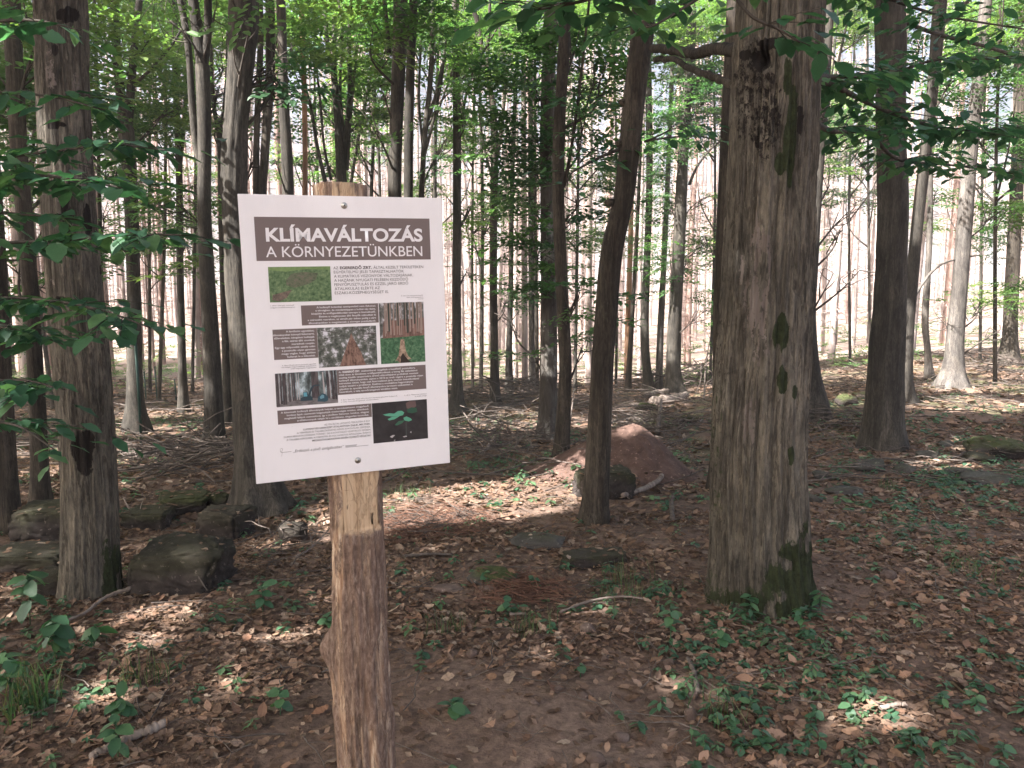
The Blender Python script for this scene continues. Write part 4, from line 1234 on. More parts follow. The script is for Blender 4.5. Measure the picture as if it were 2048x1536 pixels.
for i, (s, w) in enumerate((('A kitermelt lucfenyő állományok helyén, a természetesen megjelenő', 218), ('lombos fajok csemetéit kiegészítjük mesterséges módon, ültetéssel,', 204), ('megfelelő fafajok csemetéivel, így a jövőben őshonos, lombos, elegyes', 210), ('erdőállományok váltják fel a sérülékeny, elegyetlen lucosokat.', 180))):
    lettering(s, 286, 529.5 + i * 7.6, w, 4.6, M['inkwhite'], 'R', .01)
for i, (s, w, bo) in enumerate((('AZ ÖN ÁLTAL LÁTHATÓ TERÜLETEN IS EGY', 116, 0), ('LUCFENYVES SZERKEZET ÁTALAKÍTÁSA ZAJLIK, MELYNEK', 168, .02), ('A TERMELÉS ÉS TALAJELŐKÉSZÍTÉS RÉSZE AVATATLAN SZEMNEK', 184, 0), ('DURVA BEAVATKOZÁSNAK TŰNHET, DE A KÖVETKEZŐ VEGETÁCIÓS IDŐBEN', 216, 0), ('A TALAJBA KERÜLNEK A CSEMETÉK ÉS FOLYAMATOS ÁPOLÁSSAL ÉVEKIG', 210, 0), ('MEGSEGÍTVE MUNKÁNK RÉVÉN ÚJ ERDŐ SZÜLETIK!', 148, .015))):
    lettering(s, 288, 568.5 + i * 7.6, w, 4.4, M['ink'], 'R', bo)
for s, u, v, w, al in (('1. ábra: Száradó lucfenyő', 58.5, 265, 56, 'L'), ('elegyes erdőállományban', 58.5, 270, 58, 'L'), ('2. ábra: Az elpusztult fenyők', 441, 249.5, 58, 'R'), ('alatt zöld gyepszint', 441, 254, 44, 'R'), ('marad', 441, 258.5, 14, 'R'), ('3. ábra: Elszáradt és pusztuló egyedek', 160, 412, 82, 'R'), ('távolságát meg is találtuk szétszórtan', 160, 416.5, 84, 'R'), ('több hegységünk hegyoldalán', 160, 421, 62, 'R'),
                       ('4. ábra: Speciális, fenyő állományokra tervezett gépekkel dolgozunk,', 216, 508, 147, 'L'), ('a talaj termőrétegének védelmében', 216, 513, 96, 'L'), ('5. ábra: Őshonos csemete', 441, 508, 60, 'R'), ('új erdő záloga', 441, 513, 32, 'R')):
    lettering(s, u, v, w, 2.7, M['ink'], al)
lettering('„Erdészek a jövő szolgálatában”', 92, 630, 126, 7.2, M['ink'], 'L', -.004, shear=.22)
rect('print_line', 222, 625.2, 252, 626.0, M['ink'])
rect('print_line', 222, 627.2, 250, 628.0, M['ink'])
rect('print_line', 222, 629.4, 281, 630.2, M['ink'])
rect('print_line', 66, 626.6, 88, 627.4, M['ink'])
lettering('Q', 61, 626, 6, 11, M['ink'], 'L', -.02, shear=.3)
lettering('J', 62.5, 634, 4, 9, M['ink'], 'L', -.02, shear=.3)


def print_mat(name, stops, scale, stretch=(1, 1, 1), detail=6, rough=.7, extra=None):
    m, t, b = mat_new(name)
    v = coords(t, stretch, False)
    f = noise(t, v, scale, detail, rough)
    c = ramp(t, f, stops).outputs[0]
    t.links.new(c, b.inputs['Base Color'])
    b.inputs['Roughness'].default_value = .42
    return m


def poly(name, pts, mat, parent, y):
    c = board
    V = np.array([(U(u), y, Vv(v)) for u, v in pts], float)
    me = bpy.data.meshes.new(name)
    me.from_pydata([tuple(p) for p in V], [], [list(range(len(pts)))])
    me.materials.append(mat)
    return link(name, me, parent)


def polys(name, lists, mat, parent, y):
    for k, pts in enumerate(lists):
        poly(name, pts, mat, parent, y - .00001 * k)


pr = np.random.default_rng(3)
# photograph of the green hillside with a dying patch
ph = rect('photo_print', 58.5, 171, 206.5, 256, print_mat('print_hill', [(.30, (.03, .065, .03)), (.5, (.11, .18, .085)), (.7, (.22, .29, .15))], 130))
poly('printed_patch', [(98, 205), (112, 188), (140, 184), (176, 187), (170, 203), (150, 214), (118, 222), (100, 216)], print_mat('print_patch', [(.3, (.05, .07, .045)), (.5, (.12, .14, .085)), (.65, (.17, .14, .115))], 160), ph, Y2)
poly('printed_patch', [(64, 250), (66, 238), (90, 232), (112, 226), (98, 246), (80, 254)], print_mat('print_patch2', [(.3, (.07, .06, .05)), (.6, (.20, .15, .12))], 170), ph, Y2)
poly('printed_patch', [(58.5, 171), (206.5, 171), (206.5, 180), (150, 177), (100, 183), (58.5, 178)], print_mat('print_meadow', [(.3, (.12, .20, .07)), (.7, (.22, .31, .13))], 90), ph, Y2)
# photograph of the stump among dead spruces
ph = rect('photo_print', 323.5, 265, 441, 421.5, print_mat('print_wood', [(.35, (.05, .055, .045)), (.5, (.16, .16, .15)), (.62, (.55, .54, .56))], 70, (1, 1, .6)))
poly('printed_patch', [(323.5, 355), (350, 350), (400, 353), (441, 346), (441, 421.5), (323.5, 421.5)], print_mat('print_fern', [(.3, (.02, .055, .03)), (.5, (.06, .145, .075)), (.7, (.17, .28, .16))], 150), ph, Y2)
poly('printed_patch', [(334, 312), (441, 306), (441, 352), (330, 356)], print_mat('print_red', [(.35, (.10, .06, .05)), (.65, (.27, .16, .13))], 110, (1, 1, .2)), ph, Y2 - .0001)
polys('printed_trunk', [[(u - w, v0), (u + w, v0), (u + w * 1.4, v1), (u - w * 1.4, v1)] for u, w, v0, v1 in [(pr.uniform(328, 438), pr.uniform(.6, 1.5), 266, pr.uniform(330, 356)) for _ in range(18)]], plain('print_stem', (.33, .25, .21)), ph, Y3)
polys('printed_trunk', [[(u - w, v0), (u + w, v0), (u + w * 1.4, v1), (u - w * 1.4, v1)] for u, w, v0, v1 in [(pr.uniform(328, 438), pr.uniform(.8, 2.6), 266, pr.uniform(320, 345)) for _ in range(9)]], plain('print_darkstem', (.05, .055, .045)), ph, Y3 + .0001)
poly('printed_stump', [(377, 360), (386, 360), (389, 390), (396, 405), (404, 412), (392, 414), (388, 421), (372, 421), (366, 414), (360, 416), (370, 402), (373, 385)], print_mat('print_stump', [(.35, (.10, .06, .04)), (.6, (.45, .33, .24))], 160), ph, Y3 - .0001)
poly('printed_hollow', [(374, 421.4), (376, 404), (381, 396), (387, 404), (396, 416), (404, 421.4)], plain('print_hollow', (.035, .025, .02)), ph, Y4 - .0001)
# photograph looking up a dead spruce
ph = rect('photo_print', 166.4, 322, 314, 421.5, print_mat('print_lookup', [(.40, (.05, .06, .05)), (.52, (.16, .17, .15)), (.60, (.66, .66, .70))], 42, (1, 1, 1), 8, .75))
cxx, cyy = 250, 340
polys('printed_branch', [[(cxx + r0 * math.cos(a), cyy + r0 * math.sin(a)), (min(313, max(167.5, cxx + r1 * math.cos(a + .10))), min(421, max(323, cyy + r1 * math.sin(a + .10)))), (min(313, max(167.5, cxx + r1 * math.cos(a + .13))), min(421, max(323, cyy + r1 * math.sin(a + .13))))]
      for a, r0, r1 in [(pr.uniform(-3.4, .4), pr.uniform(3, 20), pr.uniform(30, 80)) for _ in range(46)]], plain('print_branch', (.06, .05, .045)), ph, Y2)
poly('printed_trunk', [(246, 350), (250, 336), (254, 349), (272, 385), (284, 421), (218, 421), (232, 385)], print_mat('print_lookup_bark', [(.35, (.07, .04, .03)), (.6, (.29, .18, .14))], 150, (1, 1, .4)), ph, Y3)
# photograph of the harvester in the forest
ph = rect('photo_print', 60, 429.5, 209.2, 513, print_mat('print_harvest', [(.36, (.05, .06, .06)), (.5, (.16, .20, .20)), (.64, (.55, .66, .70))], 60, (1, 1, .5)))
poly('printed_ground', [(60, 500), (120, 494), (209.2, 496), (209.2, 513), (60, 513)], print_mat('print_track', [(.3, (.08, .075, .075)), (.7, (.27, .25, .25))], 120, (.3, 1, 1)), ph, Y2)
polys('printed_trunk', [[(u - w, 430), (u + w, 430), (u + w * 1.2 + l, v1), (u - w * 1.2 + l, v1)] for u, w, l, v1 in [(63, 3.5, 0, 512), (72, 2, 0, 506), (80, 4, 0, 508), (92, 1.6, 0, 502), (104, 1.8, 0, 500), (99, 1.2, 0, 500), (150, 4, 0, 496), (158, 5, 0, 497), (185, 3, 2, 500), (196, 3.2, 3, 503), (204, 2, 2, 504)]], print_mat('print_harvest_trunk', [(.35, (.035, .03, .035)), (.65, (.13, .11, .11))], 130, (1, 1, .2)), ph, Y3)
polys('printed_trunk', [[(u - w, 432), (u + w, 432), (u + w * 1.2 + l, v1), (u - w * 1.2 + l, v1)] for u, w, l, v1 in [(68, .7, 0, 505), (97, .7, 0, 500), (110, .8, 0, 498), (115, .8, 0, 498), (174, 1.6, 3, 500), (190, 1, 2, 500), (87, .7, 0, 501)]], plain('print_lighttrunk', (.42, .39, .38)), ph, Y3 - .0001)
poly('printed_harvester', [(117, 502), (118, 494), (124, 492), (124, 480), (134, 480), (136, 488), (143, 470), (150, 464), (166, 463), (166, 466), (152, 467), (147, 473), (140, 490), (146, 493), (147, 502)], plain('print_machine', (.035, .06, .075)), ph, Y4 - .0001)
poly('printed_cab', [(125, 481), (133, 481), (134, 491), (125, 491)], plain('print_cab', (.12, .34, .42)), ph, Y4 - .0003)
poly('printed_harvester', [(158, 506), (160, 494), (170, 486), (178, 488), (184, 496), (185, 505), (176, 508)], plain('print_machine2', (.04, .085, .11)), ph, Y4 - .0001)
poly('printed_cab', [(164, 495), (170, 489), (175, 491), (175, 498), (166, 500)], plain('print_cab2', (.15, .30, .36)), ph, Y4 - .0003)
# photograph of the seedling
ph = rect('photo_print', 294.5, 521.5, 441, 627, print_mat('print_dark', [(.3, (.020, .019, .020)), (.7, (.050, .046, .048))], 25))
gl = plain('print_seedling', (.11, .36, .24))
for pts in ([(322, 553), (340, 551), (352, 553), (362, 547), (372, 547), (379, 552), (375, 559), (362, 561), (345, 560), (330, 557)], [(334, 566), (346, 561), (366, 561), (352, 568), (338, 570)], [(376, 566), (384, 563), (396, 569), (399, 574), (390, 577), (378, 573)]):
    poly('printed_leaf', pts, gl, ph, Y2)
poly('printed_leaf', [(352, 583), (362, 574), (380, 572), (372, 580), (358, 585)], plain('print_seedling_dark', (.045, .13, .08)), ph, Y3)
poly('printed_stem', [(382, 574), (384, 574), (383.6, 614), (380.5, 614)], plain('print_seedstem', (.06, .065, .062)), ph, Y2)
poly('printed_patch', [(384, 528), (394, 523), (410, 524), (412, 538), (400, 545), (386, 542)], plain('print_blur', (.13, .085, .08)), ph, Y2)
poly('printed_patch', [(386, 545), (398, 540), (412, 542), (414, 553), (400, 556), (388, 553)], plain('print_blurgreen', (.03, .085, .055)), ph, Y3)
polys('printed_speck', [[(338, 613), (346, 609), (352, 610), (344, 617)], [(372, 616), (382, 614), (384, 617), (376, 618)], [(392, 606), (396, 603), (396, 609)], [(348, 624), (352, 621), (351, 626)]], plain('print_speck', (.45, .42, .42)), ph, Y2)
# screws with washers
for u, v in ((248, 23), (252, 667)):
    bm = bmesh.new()
    prof = [(0.0001, -.0060), (.0030, -.0056), (.0036, -.0050), (.0038, -.0040), (.0045, -.0038), (.0072, -.0034), (.0080, -.0026), (.0080, -.0019)]
    rings = [[bm.verts.new((r * math.cos(a), y, r * math.sin(a))) for a in np.linspace(0, 2 * np.pi, 20, endpoint=False)] for r, y in prof]
    for a, b_ in zip(rings, rings[1:]):
        for i in range(20):
            bm.faces.new((a[i], a[(i + 1) % 20], b_[(i + 1) % 20], b_[i]))
    bm.faces.new(rings[0])
    me = bpy.data.meshes.new('screw'); bm.to_mesh(me); bm.free(); me.materials.append(M['steel'])
    for p in me.polygons: p.use_smooth = True
    sc = link('screw', me, board); sc.location = (U(u), 0, Vv(v))
    hx = [(.0016 * math.cos(k * math.pi / 3), .0016 * math.sin(k * math.pi / 3)) for k in range(6)]
    s2 = flat('socket', [(a, b_) for a, b_ in hx], plain('socket_dark', (.02, .02, .02)), sc, -.0063)

# the post: peeled log, hewn flat where the board sits
def post():
    Yp = 2.022
    cl = [(678, 368, 92), (686, 500, 93), (697, 700, 93), (708, 900, 93), (713, 1000, 93), (717, 1120, 97), (722, 1250, 101), (728, 1400, 102), (735, 1530, 101), (752, 1800, 104), (760, 1990, 106)]
    rows = []
    for px, py, w in cl[::-1]:
        P = at(px, py, Yp)
        rows.append((P[0], P[1], P[2], .5 * w * depth_px(px, py, Yp)))
    rows = np.array(rows)
    zt = rows[-1, 2]
    zs = np.arange(g - .12, zt, .008)
    X = np.interp(zs, rows[:, 2], rows[:, 0]); R = np.interp(zs, rows[:, 2], rows[:, 3])
    n_ = 100
    th = np.linspace(0, 2 * np.pi, n_, endpoint=False)
    ct, st = np.cos(th)[None], np.sin(th)[None]
    h = zs[:, None]
    a = n3(ct * 1.4 + 9, st * 1.4 + 9, h * 2.5) - .5
    b_ = n3(ct * 7 + 12, st * 7 + 12, h * 4) - .5
    c_ = n3(ct * 17 + 12, st * 17 + 12, h * 9) - .5
    rr = R[:, None] * (1 + .10 * a) + .011 * b_ + .0075 * c_
    # flakes of bark left on: a raised step where a noise passes a level
    fl = n3(ct * 4.2 + 31, st * 4.2 + 31, h * 5.5)
    fl = sstep(.50, .54, fl + .25 * c_)
    rr = rr + .0055 * fl
    knotP = at(664, 1300, Yp - .03)
    kth = math.radians(190)
    dth = np.angle(np.exp(1j * (th[None] - kth)))
    rr = rr + .032 * np.exp(-((dth / .28) ** 2) - ((h - knotP[2]) / .045) ** 2) + .012 * np.exp(-((dth / .35) ** 2) - ((h - knotP[2] + .09) / .10) ** 2)
    V = np.stack([X[:, None] + rr * ct, Yp + rr * st, h + 0 * rr], -1)
    bare = np.zeros(V.shape[:2])
    # hewn face: plane parallel to the board, 3 mm behind it
    nrm = np.array(Rb.to_3x3() @ Vector((0, -1, 0)))
    org_ = sign_c - nrm * .0028
    zcut = at(712, 1058, 2.0)[2]
    d = (V - org_) @ nrm
    inset = np.clip(d, 0, None) * sstep(zcut - .002, zcut + .002, V[..., 2])
    V = V - inset[..., None] * nrm
    bare = (inset > 0.0005).astype(float)
    return V, bare, n_, len(zs), fl


V, bare, sd_, kk, fl = post()
fv = V.reshape(-1, 3)
i = (np.arange(kk - 1)[:, None] * sd_); j = np.arange(sd_)[None]
A_ = (i + j).ravel(); B_ = (i + (j + 1) % sd_).ravel()
F = np.stack([A_, B_, B_ + sd_, A_ + sd_], -1)
F = quads_to_tris(F)
top = np.arange((kk - 1) * sd_, kk * sd_)
cen = fv[top].mean(0)
fv = np.concatenate([fv, [cen]])
F = np.concatenate([F, np.stack([top, np.roll(top, -1), np.full(sd_, len(fv) - 1)], -1)])


def post_mat():
    m, t, b = mat_new('peeled_log')
    v = coords(t, (1, 1, .11), False)
    f = noise(t, v, 75, 8, .72, .7)
    c1 = ramp(t, f, [(.32, (.11, .064, .044)), (.42, (.25, .155, .102)), (.52, (.40, .28, .195)), (.62, (.56, .45, .345))]).outputs[0]
    v2 = coords(t, (1, 1, .22), False)
    f2 = noise(t, v2, 24, 9, .78, .4)
    k2 = ramp(t, f2, [(.49, (0, 0, 0)), (.52, (1, 1, 1))]).outputs[0]
    f3 = noise(t, coords(t, (1, 1, .3), False), 120, 6, .75)
    c2 = mix(t, k2, c1, ramp(t, f3, [(.3, (.105, .068, .050)), (.5, (.23, .16, .12)), (.7, (.41, .315, .25))]).outputs[0])
    f5 = noise(t, coords(t, (1, 1, .25), False), 15, 8, .75, .5)
    k5 = ramp(t, f5, [(.62, (0, 0, 0)), (.64, (1, 1, 1))]).outputs[0]
    c2 = mix(t, k5, c2, (.46, .34, .25))
    af = nd(t, 'ShaderNodeAttribute', attribute_name='flake')
    c2 = mix(t, af.outputs['Fac'], c2, ramp(t, f3, [(.3, (.085, .052, .040)), (.5, (.19, .128, .098)), (.72, (.37, .285, .23))]).outputs[0])
    # cut wood
    vg = coords(t, (1, .3, .03), False)
    fg = noise(t, vg, 75, 5, .65, .8)
    cw = ramp(t, fg, [(.30, (.30, .19, .11)), (.45, (.47, .335, .215)), (.58, (.55, .41, .275)), (.72, (.40, .27, .165))]).outputs[0]
    fs = noise(t, coords(t, (.25, 1, 6), False), 30, 3, .6)
    cw = mix(t, 1.0, cw, ramp(t, fs, [(.27, (.55, .5, .45)), (.33, (1, 1, 1))]).outputs[0], 'MULTIPLY')
    ab = nd(t, 'ShaderNodeAttribute', attribute_name='bare')
    c3 = mix(t, ab.outputs['Fac'], c2, cw)
    t.links.new(c3, b.inputs['Base Color'])
    b.inputs['Roughness'].default_value = .75
    bp = nd(t, 'ShaderNodeBump'); bp.inputs['Strength'].default_value = .7; bp.inputs['Distance'].default_value = .008
    hm = mix(t, .5, f, k2)
    t.links.new(hm, bp.inputs['Height']); t.links.new(bp.outputs[0], b.inputs['Normal'])
    return m


bv = np.append(bare.ravel(), 1.0)
me = mesh('post', fv - np.array(sroot.location), F, post_mat(), True, None, {'bare': bv, 'flake': np.append((fl * (1 - bare)).ravel(), 0)})
link('post', me, sroot)

# ---------------------------------------------------------------- boulders and stones
BTOP = []


def boulder(name, label, px0, py0, px1, py1, cat='boulder', group=None, mat='rock', box=4.0, depth=0.8, seed=0, sink=0.25, moss=0.6, tilt=(0, 0), Y=None, sub=4, yaw=None):
    """stone whose outline fills the pixel box px0..px1, py0..py1 (py1 at the ground)"""
    cx = (px0 + px1) / 2
    P = hit(cx, py1) if Y is None else at(cx, py1, Y)
    k = depth_px(cx, py1, P[1])
    w = (px1 - px0) * k / 2; h = (py1 - py0) * k * 0.97
    dp = w * depth
    c = np.array((P[0], P[1] + dp * 0.9, P[2]))
    g_ = float(gz(c[0], c[1]))
    hh = max(h * 0.84, 0.02)
    tot = hh * (1 + sink)
    kf = (P[1] + dp * .9) / P[1]
    w *= kf; h *= kf; hh *= kf; tot *= kf
    r_ = np.random.default_rng(seed + 50)
    if box > 3.2:
        pts = np.array([(a, b_, c) for a in (-1, 1) for b_ in (-1, 1) for c in (-1, 1)], float) * r_.uniform(.72, 1.0, (8, 3))
        pts = np.concatenate([pts, r_.normal(0, .55, (6, 3)).clip(-1, 1)])
    else:
        pts = r_.normal(0, 1, (22, 3)); pts /= np.linalg.norm(pts, axis=1)[:, None]; pts *= r_.uniform(.85, 1.0, (22, 1))
    bm = bmesh.new()
    for q in pts: bm.verts.new(q)
    ret = bmesh.ops.convex_hull(bm, input=list(bm.verts))
    bmesh.ops.delete(bm, geom=[g__ for g__ in ret['geom_interior'] if isinstance(g__, bmesh.types.BMVert)], context='VERTS')
    bmesh.ops.dissolve_limit(bm, angle_limit=.12, verts=list(bm.verts), edges=list(bm.edges))
    bmesh.ops.bevel(bm, geom=list(bm.edges), offset=.10, segments=2, affect='EDGES', clamp_overlap=True)
    bmesh.ops.triangulate(bm, faces=list(bm.faces))
    for q in range(4 if sub > 3 else 2):
        lng = [e for e in bm.edges if e.calc_length() > (.15 if sub > 3 else .3)]
        if lng:
            bmesh.ops.subdivide_edges(bm, edges=lng, cuts=1)
            bmesh.ops.triangulate(bm, faces=list(bm.faces))
    bm.verts.index_update()
    co = np.array([v.co[:] for v in bm.verts])
    ya = np.random.default_rng(seed).uniform(-.35, .35) if yaw is None else yaw
    o = seed * 2.37 + 15
    f2 = n3(co[:, 0] * 2.6 + o, co[:, 1] * 2.6 + o, co[:, 2] * 2.6 + o) - .5
    f3 = n3(co[:, 0] * 9 + o, co[:, 1] * 9 + o, co[:, 2] * 9 + o) - .5
    f5 = n3(co[:, 0] * 21 + o, co[:, 1] * 21 + o, co[:, 2] * 21 + o) - .5
    co = co * (1 + .16 * f2 + .11 * f3 + .05 * f5)[:, None]
    co /= np.abs(co).max(0)
    co = co * np.array((w, dp, tot / 2))
    co[:, 2] += co[:, 0] * tilt[0] + co[:, 1] * tilt[1]
    cs, sn = math.cos(ya), math.sin(ya)
    co[:, :2] = np.stack([co[:, 0] * cs - co[:, 1] * sn, co[:, 0] * sn + co[:, 1] * cs], -1)
    base = min(P[2], g_)
    loc = np.array((c[0], c[1], base + tot / 2 - hh * sink))
    F = np.array([[v.index for v in f.verts] for f in bm.faces])
    bm.free()
    zrel = (co[:, 2] + tot / 2) / tot
    mo = moss * sstep(.45, .9, zrel + .6 * (n3(co[:, 0] * 9 + o, co[:, 1] * 9 + o, co[:, 2] * 9 + o) - .5))
    ob = link(name, mesh(name, co, F, M[mat], True, None, {'moss': mo}))
    ob.location = loc
    if name == 'boulder':
        tops = np.array([v.co[:] for v in ob.data.vertices if v.normal.z > .75])
        if len(tops):
            q = tops[r_.integers(0, len(tops), int(min(60, 260 * w * dp + 4)))] + loc + r_.normal(0, .02, (1, 3)) * (1, 1, 0)
            BTOP.append(q)
    return tag(ob, label, cat, group)


boulder('boulder', 'large square dark boulder right beside the scarred trunk', 238, 1068, 436, 1192, seed=1, box=9, depth=.75, moss=.25, tilt=(.05, .05), sub=5)
boulder('boulder', 'rounded block lying upslope behind the large square boulder', 384, 1008, 492, 1085, seed=2, box=4, depth=.8, moss=.2)
boulder('boulder', 'small rounded red-brown boulder left of the log post', 546, 1032, 615, 1090, seed=3, box=3, depth=.8, moss=.1)
boulder('boulder', 'flat dark slab stacked behind the rounded block', 300, 990, 405, 1030, seed=4, box=4, depth=1.0, moss=.7)
boulder('boulder', 'pointed mossy stone against the roots behind the rounded block', 405, 980, 455, 1020, seed=5, box=2.5, moss=.6)
boulder('boulder', 'low dark boulder lying between the square boulder and the slab', 232, 1015, 330, 1062, seed=6, box=3.5, depth=.9, moss=.4)
boulder('boulder', 'broad mossy boulder at the left edge behind the slender trunk', 2, 1005, 140, 1085, seed=7, box=3.5, depth=.8, moss=.4)
boulder('boulder', 'long dark boulder at the left edge, in front of the broad mossy one', -60, 1095, 140, 1150, seed=8, box=4, depth=.7, moss=.3)
boulder('boulder', 'wedge-shaped boulder at the foot of the scarred trunk', 60, 1130, 150, 1195, seed=9, box=4, depth=.7, moss=.2)
boulder('boulder', 'dark angular block half buried in the earth mound', 1150, 925, 1272, 1000, seed=10, box=6, depth=.7, moss=.35)
boulder('boulder', 'flat mossy slab in the leaf litter below the mound', 930, 1132, 1036, 1176, seed=11, box=3, depth=.6, moss=.9, mat='rock_grey', tilt=(.08, 0))
boulder('boulder', 'flat grey slab lying left of the curved trunk foot', 1018, 1066, 1140, 1100, seed=12, box=3, depth=.5, moss=.3, mat='rock_grey')
boulder('boulder', 'long dark slab between the curved trunk and the green plants', 1122, 1108, 1262, 1136, seed=13, box=3.5, depth=.5, moss=.3)
boulder('boulder', 'large mossy boulder at the right edge of the picture', 1955, 872, 2090, 925, seed=14, box=3, depth=.8, moss=.9)
boulder('boulder', 'low dark slab in front of the large mossy right boulder', 1935, 905, 2020, 930, seed=15, box=3, depth=.8, moss=.4)
boulder('boulder', 'mossy stone pile end right of the old beech, far slope', 1675, 785, 1722, 812, seed=16, box=3, moss=.8)
boulder('boulder', 'mossy flat rock beside the gnarled trunk log', 1270, 800, 1320, 822, seed=17, box=3, moss=.9)
boulder('boulder', 'mossy rock lower on the slope below the pale log', 1350, 825, 1410, 850, seed=18, box=3, moss=.9)
boulder('boulder', 'yellow-mossed rock beside the green metal post', 256, 873, 292, 888, seed=19, box=3, moss=1)
sp_lab = ('grey stone close right of the old beech, upper one', 'grey stone at the left foot of the thick dark upright trunk', 'grey stone right in front of the thick dark upright trunk', 'grey stone behind, right of the thick dark upright trunk', 'grey stone touching the right flank of the old beech', 'long flat grey stone between old beech and the dark upright trunk', 'grey stone in green plants left of the mossy right boulder', 'smallest far grey stone right of the dark upright trunk', 'flat grey slab at the right edge below the mossy boulder')
for i, (a, b_, c, d) in enumerate(((1625, 940, 1668, 960), (1715, 915, 1790, 945), (1795, 925, 1846, 950), (1840, 898, 1885, 918), (1612, 985, 1655, 1008), (1660, 975, 1740, 995), (1900, 935, 1960, 952), (1880, 880, 1915, 895), (1935, 950, 2040, 972))):
    boulder('stone', sp_lab[i], a, b_, c, d, 'stone', 'grey stones right of the old beech', 'rock_grey', seed=30 + i, box=3, depth=.8, moss=.25, sub=3)
st = ((930, 1295, 955, 1318), (1160, 1245, 1196, 1270), (1328, 1315, 1352, 1332), (1366, 1412, 1398, 1445), (1372, 1378, 1402, 1402), (1168, 1380, 1190, 1396), (1225, 1462, 1262, 1486), (1170, 1505, 1215, 1536), (1155, 1385, 1180, 1400), (1765, 1140, 1800, 1162), (1795, 1135, 1815, 1150), (1105, 1372, 1128, 1386), (1200, 1310, 1225, 1325), (955, 1172, 1000, 1186), (860, 1175, 930, 1188), (1060, 1400, 1080, 1412))
st_lab = ('round brown stone in leaves right of the post', 'brown stone below the long thin stick in the sun', 'pale stone under the upright leafy seedling', 'upper of two stones beside the dark rotten stick', 'stone touching the dark rotten stick', 'left of two pebbles in the middle of the trampled soil', 'largest angular stone low on the trampled soil', 'stone cut by the lower edge of the picture', 'pebble beside another in the middle of the trampled soil', 'grey-brown stone in the litter right of the old beech',
          'small stone right beside the grey-brown one, right of the old beech', 'pebble left of the tiny pale seedling', 'pebble above the trampled soil, below the sunny stick', 'flat stone just below the flat mossy slab', 'long flat stone left of the flat mossy slab', 'smallest pebble on the trampled soil right of the oak seedling')
for i, (a, b_, c, d) in enumerate(st):
    boulder('stone', st_lab[i], a, b_, c, d, 'stone', 'loose stones on the trampled soil', 'pebble', seed=60 + i, box=2.6, depth=.8, moss=.0, sub=3, sink=.5)

# ---------------------------------------------------------------- the earth mound
mc = at(1268, 975, 8.0)
mgz = float(gz(mc[0], mc[1]))
nr, na = 46, 110
rr_, aa_ = np.meshgrid(np.linspace(0, 1, nr), np.linspace(0, 2 * np.pi, na, endpoint=False), indexing='ij')
ex = .88 + .12 * np.cos(aa_ - 2.9)
lx = rr_ * ex * np.cos(aa_) * (1 + .45 * (np.cos(aa_) < 0) * np.abs(np.cos(aa_))); ly = rr_ * 1.0 * np.sin(aa_)
wx, wy = mc[0] + lx, mc[1] + ly
hz = .54 * (1 - sstep(0, 1, rr_ ** 0.9)) * (1 + .16 * (n2(wx * 2.5, wy * 2.5) - .5)) + .03 * (n2(wx * 7, wy * 7) - .5) + .024 * (n2(wx * 21, wy * 21) - .5) + .012 * (n2(wx * 55, wy * 55) - .5)
wz = gz(wx, wy) - .03 + np.where(rr_ > .97, -.03, hz)
V = np.stack([lx, ly, wz - mgz], -1).reshape(-1, 3)
i = (np.arange(nr - 1)[:, None] * na); j = np.arange(na)[None]
A_ = (i + j).ravel(); B_ = (i + (j + 1) % na).ravel()
mo = link('earth_mound', mesh('earth_mound', V, np.stack([A_, B_, B_ + na, A_ + na], -1), M['earth'], True))
mo.location = (mc[0], mc[1], mgz)
tag(mo, 'heap of loose reddish earth behind the curved trunk', 'mound')


def surf(x, y):
    """ground with the mound on it"""
    z = gz(x, y)
    dx = (x - mc[0]); dy = y - mc[1]
    dx = np.where(dx < 0, dx / 1.45, dx)
    r = np.sqrt((dx / .88) ** 2 + dy ** 2)
    return np.maximum(z, z - .03 + .54 * (1 - sstep(0, 1, np.clip(r, 0, 1) ** .9)))


# ---------------------------------------------------------------- fallen leaves
def outline_leaf(kind, seed):
    r = np.random.default_rng(seed)
    if kind == 'oak':
        n_ = 9
        xs_ = np.linspace(0, 1, n_)
        w = (.07 + .24 * np.sin(np.pi * xs_ ** 1.2)) * (1 + .20 * np.cos(xs_ * 3.3 * 2 * np.pi) + .06 * r.normal(0, 1, n_))
    elif kind == 'maple':
        n_ = 8
        xs_ = np.linspace(0, 1, n_)
        w = np.array((.04, .24, .40, .28, .34, .20, .12, 0)) * .85
    else:
        n_ = 5 if seed in (2, 4, 6) or seed > 20 else 4
        xs_ = np.linspace(0, 1, n_)
        w = .27 * np.sin(np.pi * xs_ ** .9)
    w[0] = .015; w[-1] = .005
    c1, c2 = r.uniform(-.25, .35), r.uniform(-.5, .9)
    V, F = [], []
    for i, x in enumerate(xs_):
        z = c1 * (x - .5) ** 2 + .03 * r.normal()
        V += [(x - .5, w[i], z + c2 * w[i] ** 2 + .02 * r.normal()), (x - .5, 0, z - .02), (x - .5, -w[i], z + c2 * w[i] ** 2 + .02 * r.normal())]
    for i in range(n_ - 1):
        a = i * 3
        F += [(a, a + 1, a + 4, a + 3), (a + 1, a + 2, a + 5, a + 4)]
    return np.array(V), quads_to_tris(np.array(F))


DEADPAL = np.array(((.145, .088, .064), (.23, .145, .105), (.33, .215, .16), (.20, .115, .08), (.40, .29, .225), (.105, .066, .05), (.28, .165, .11), (.18, .12, .095), (.48, .37, .30)))
DEADPAL = (DEADPAL * .85 + .15 * DEADPAL.mean(0)) * (.78, .80, .78)
DEADP = np.array((.16, .18, .16, .12, .09, .12, .08, .07, .02))


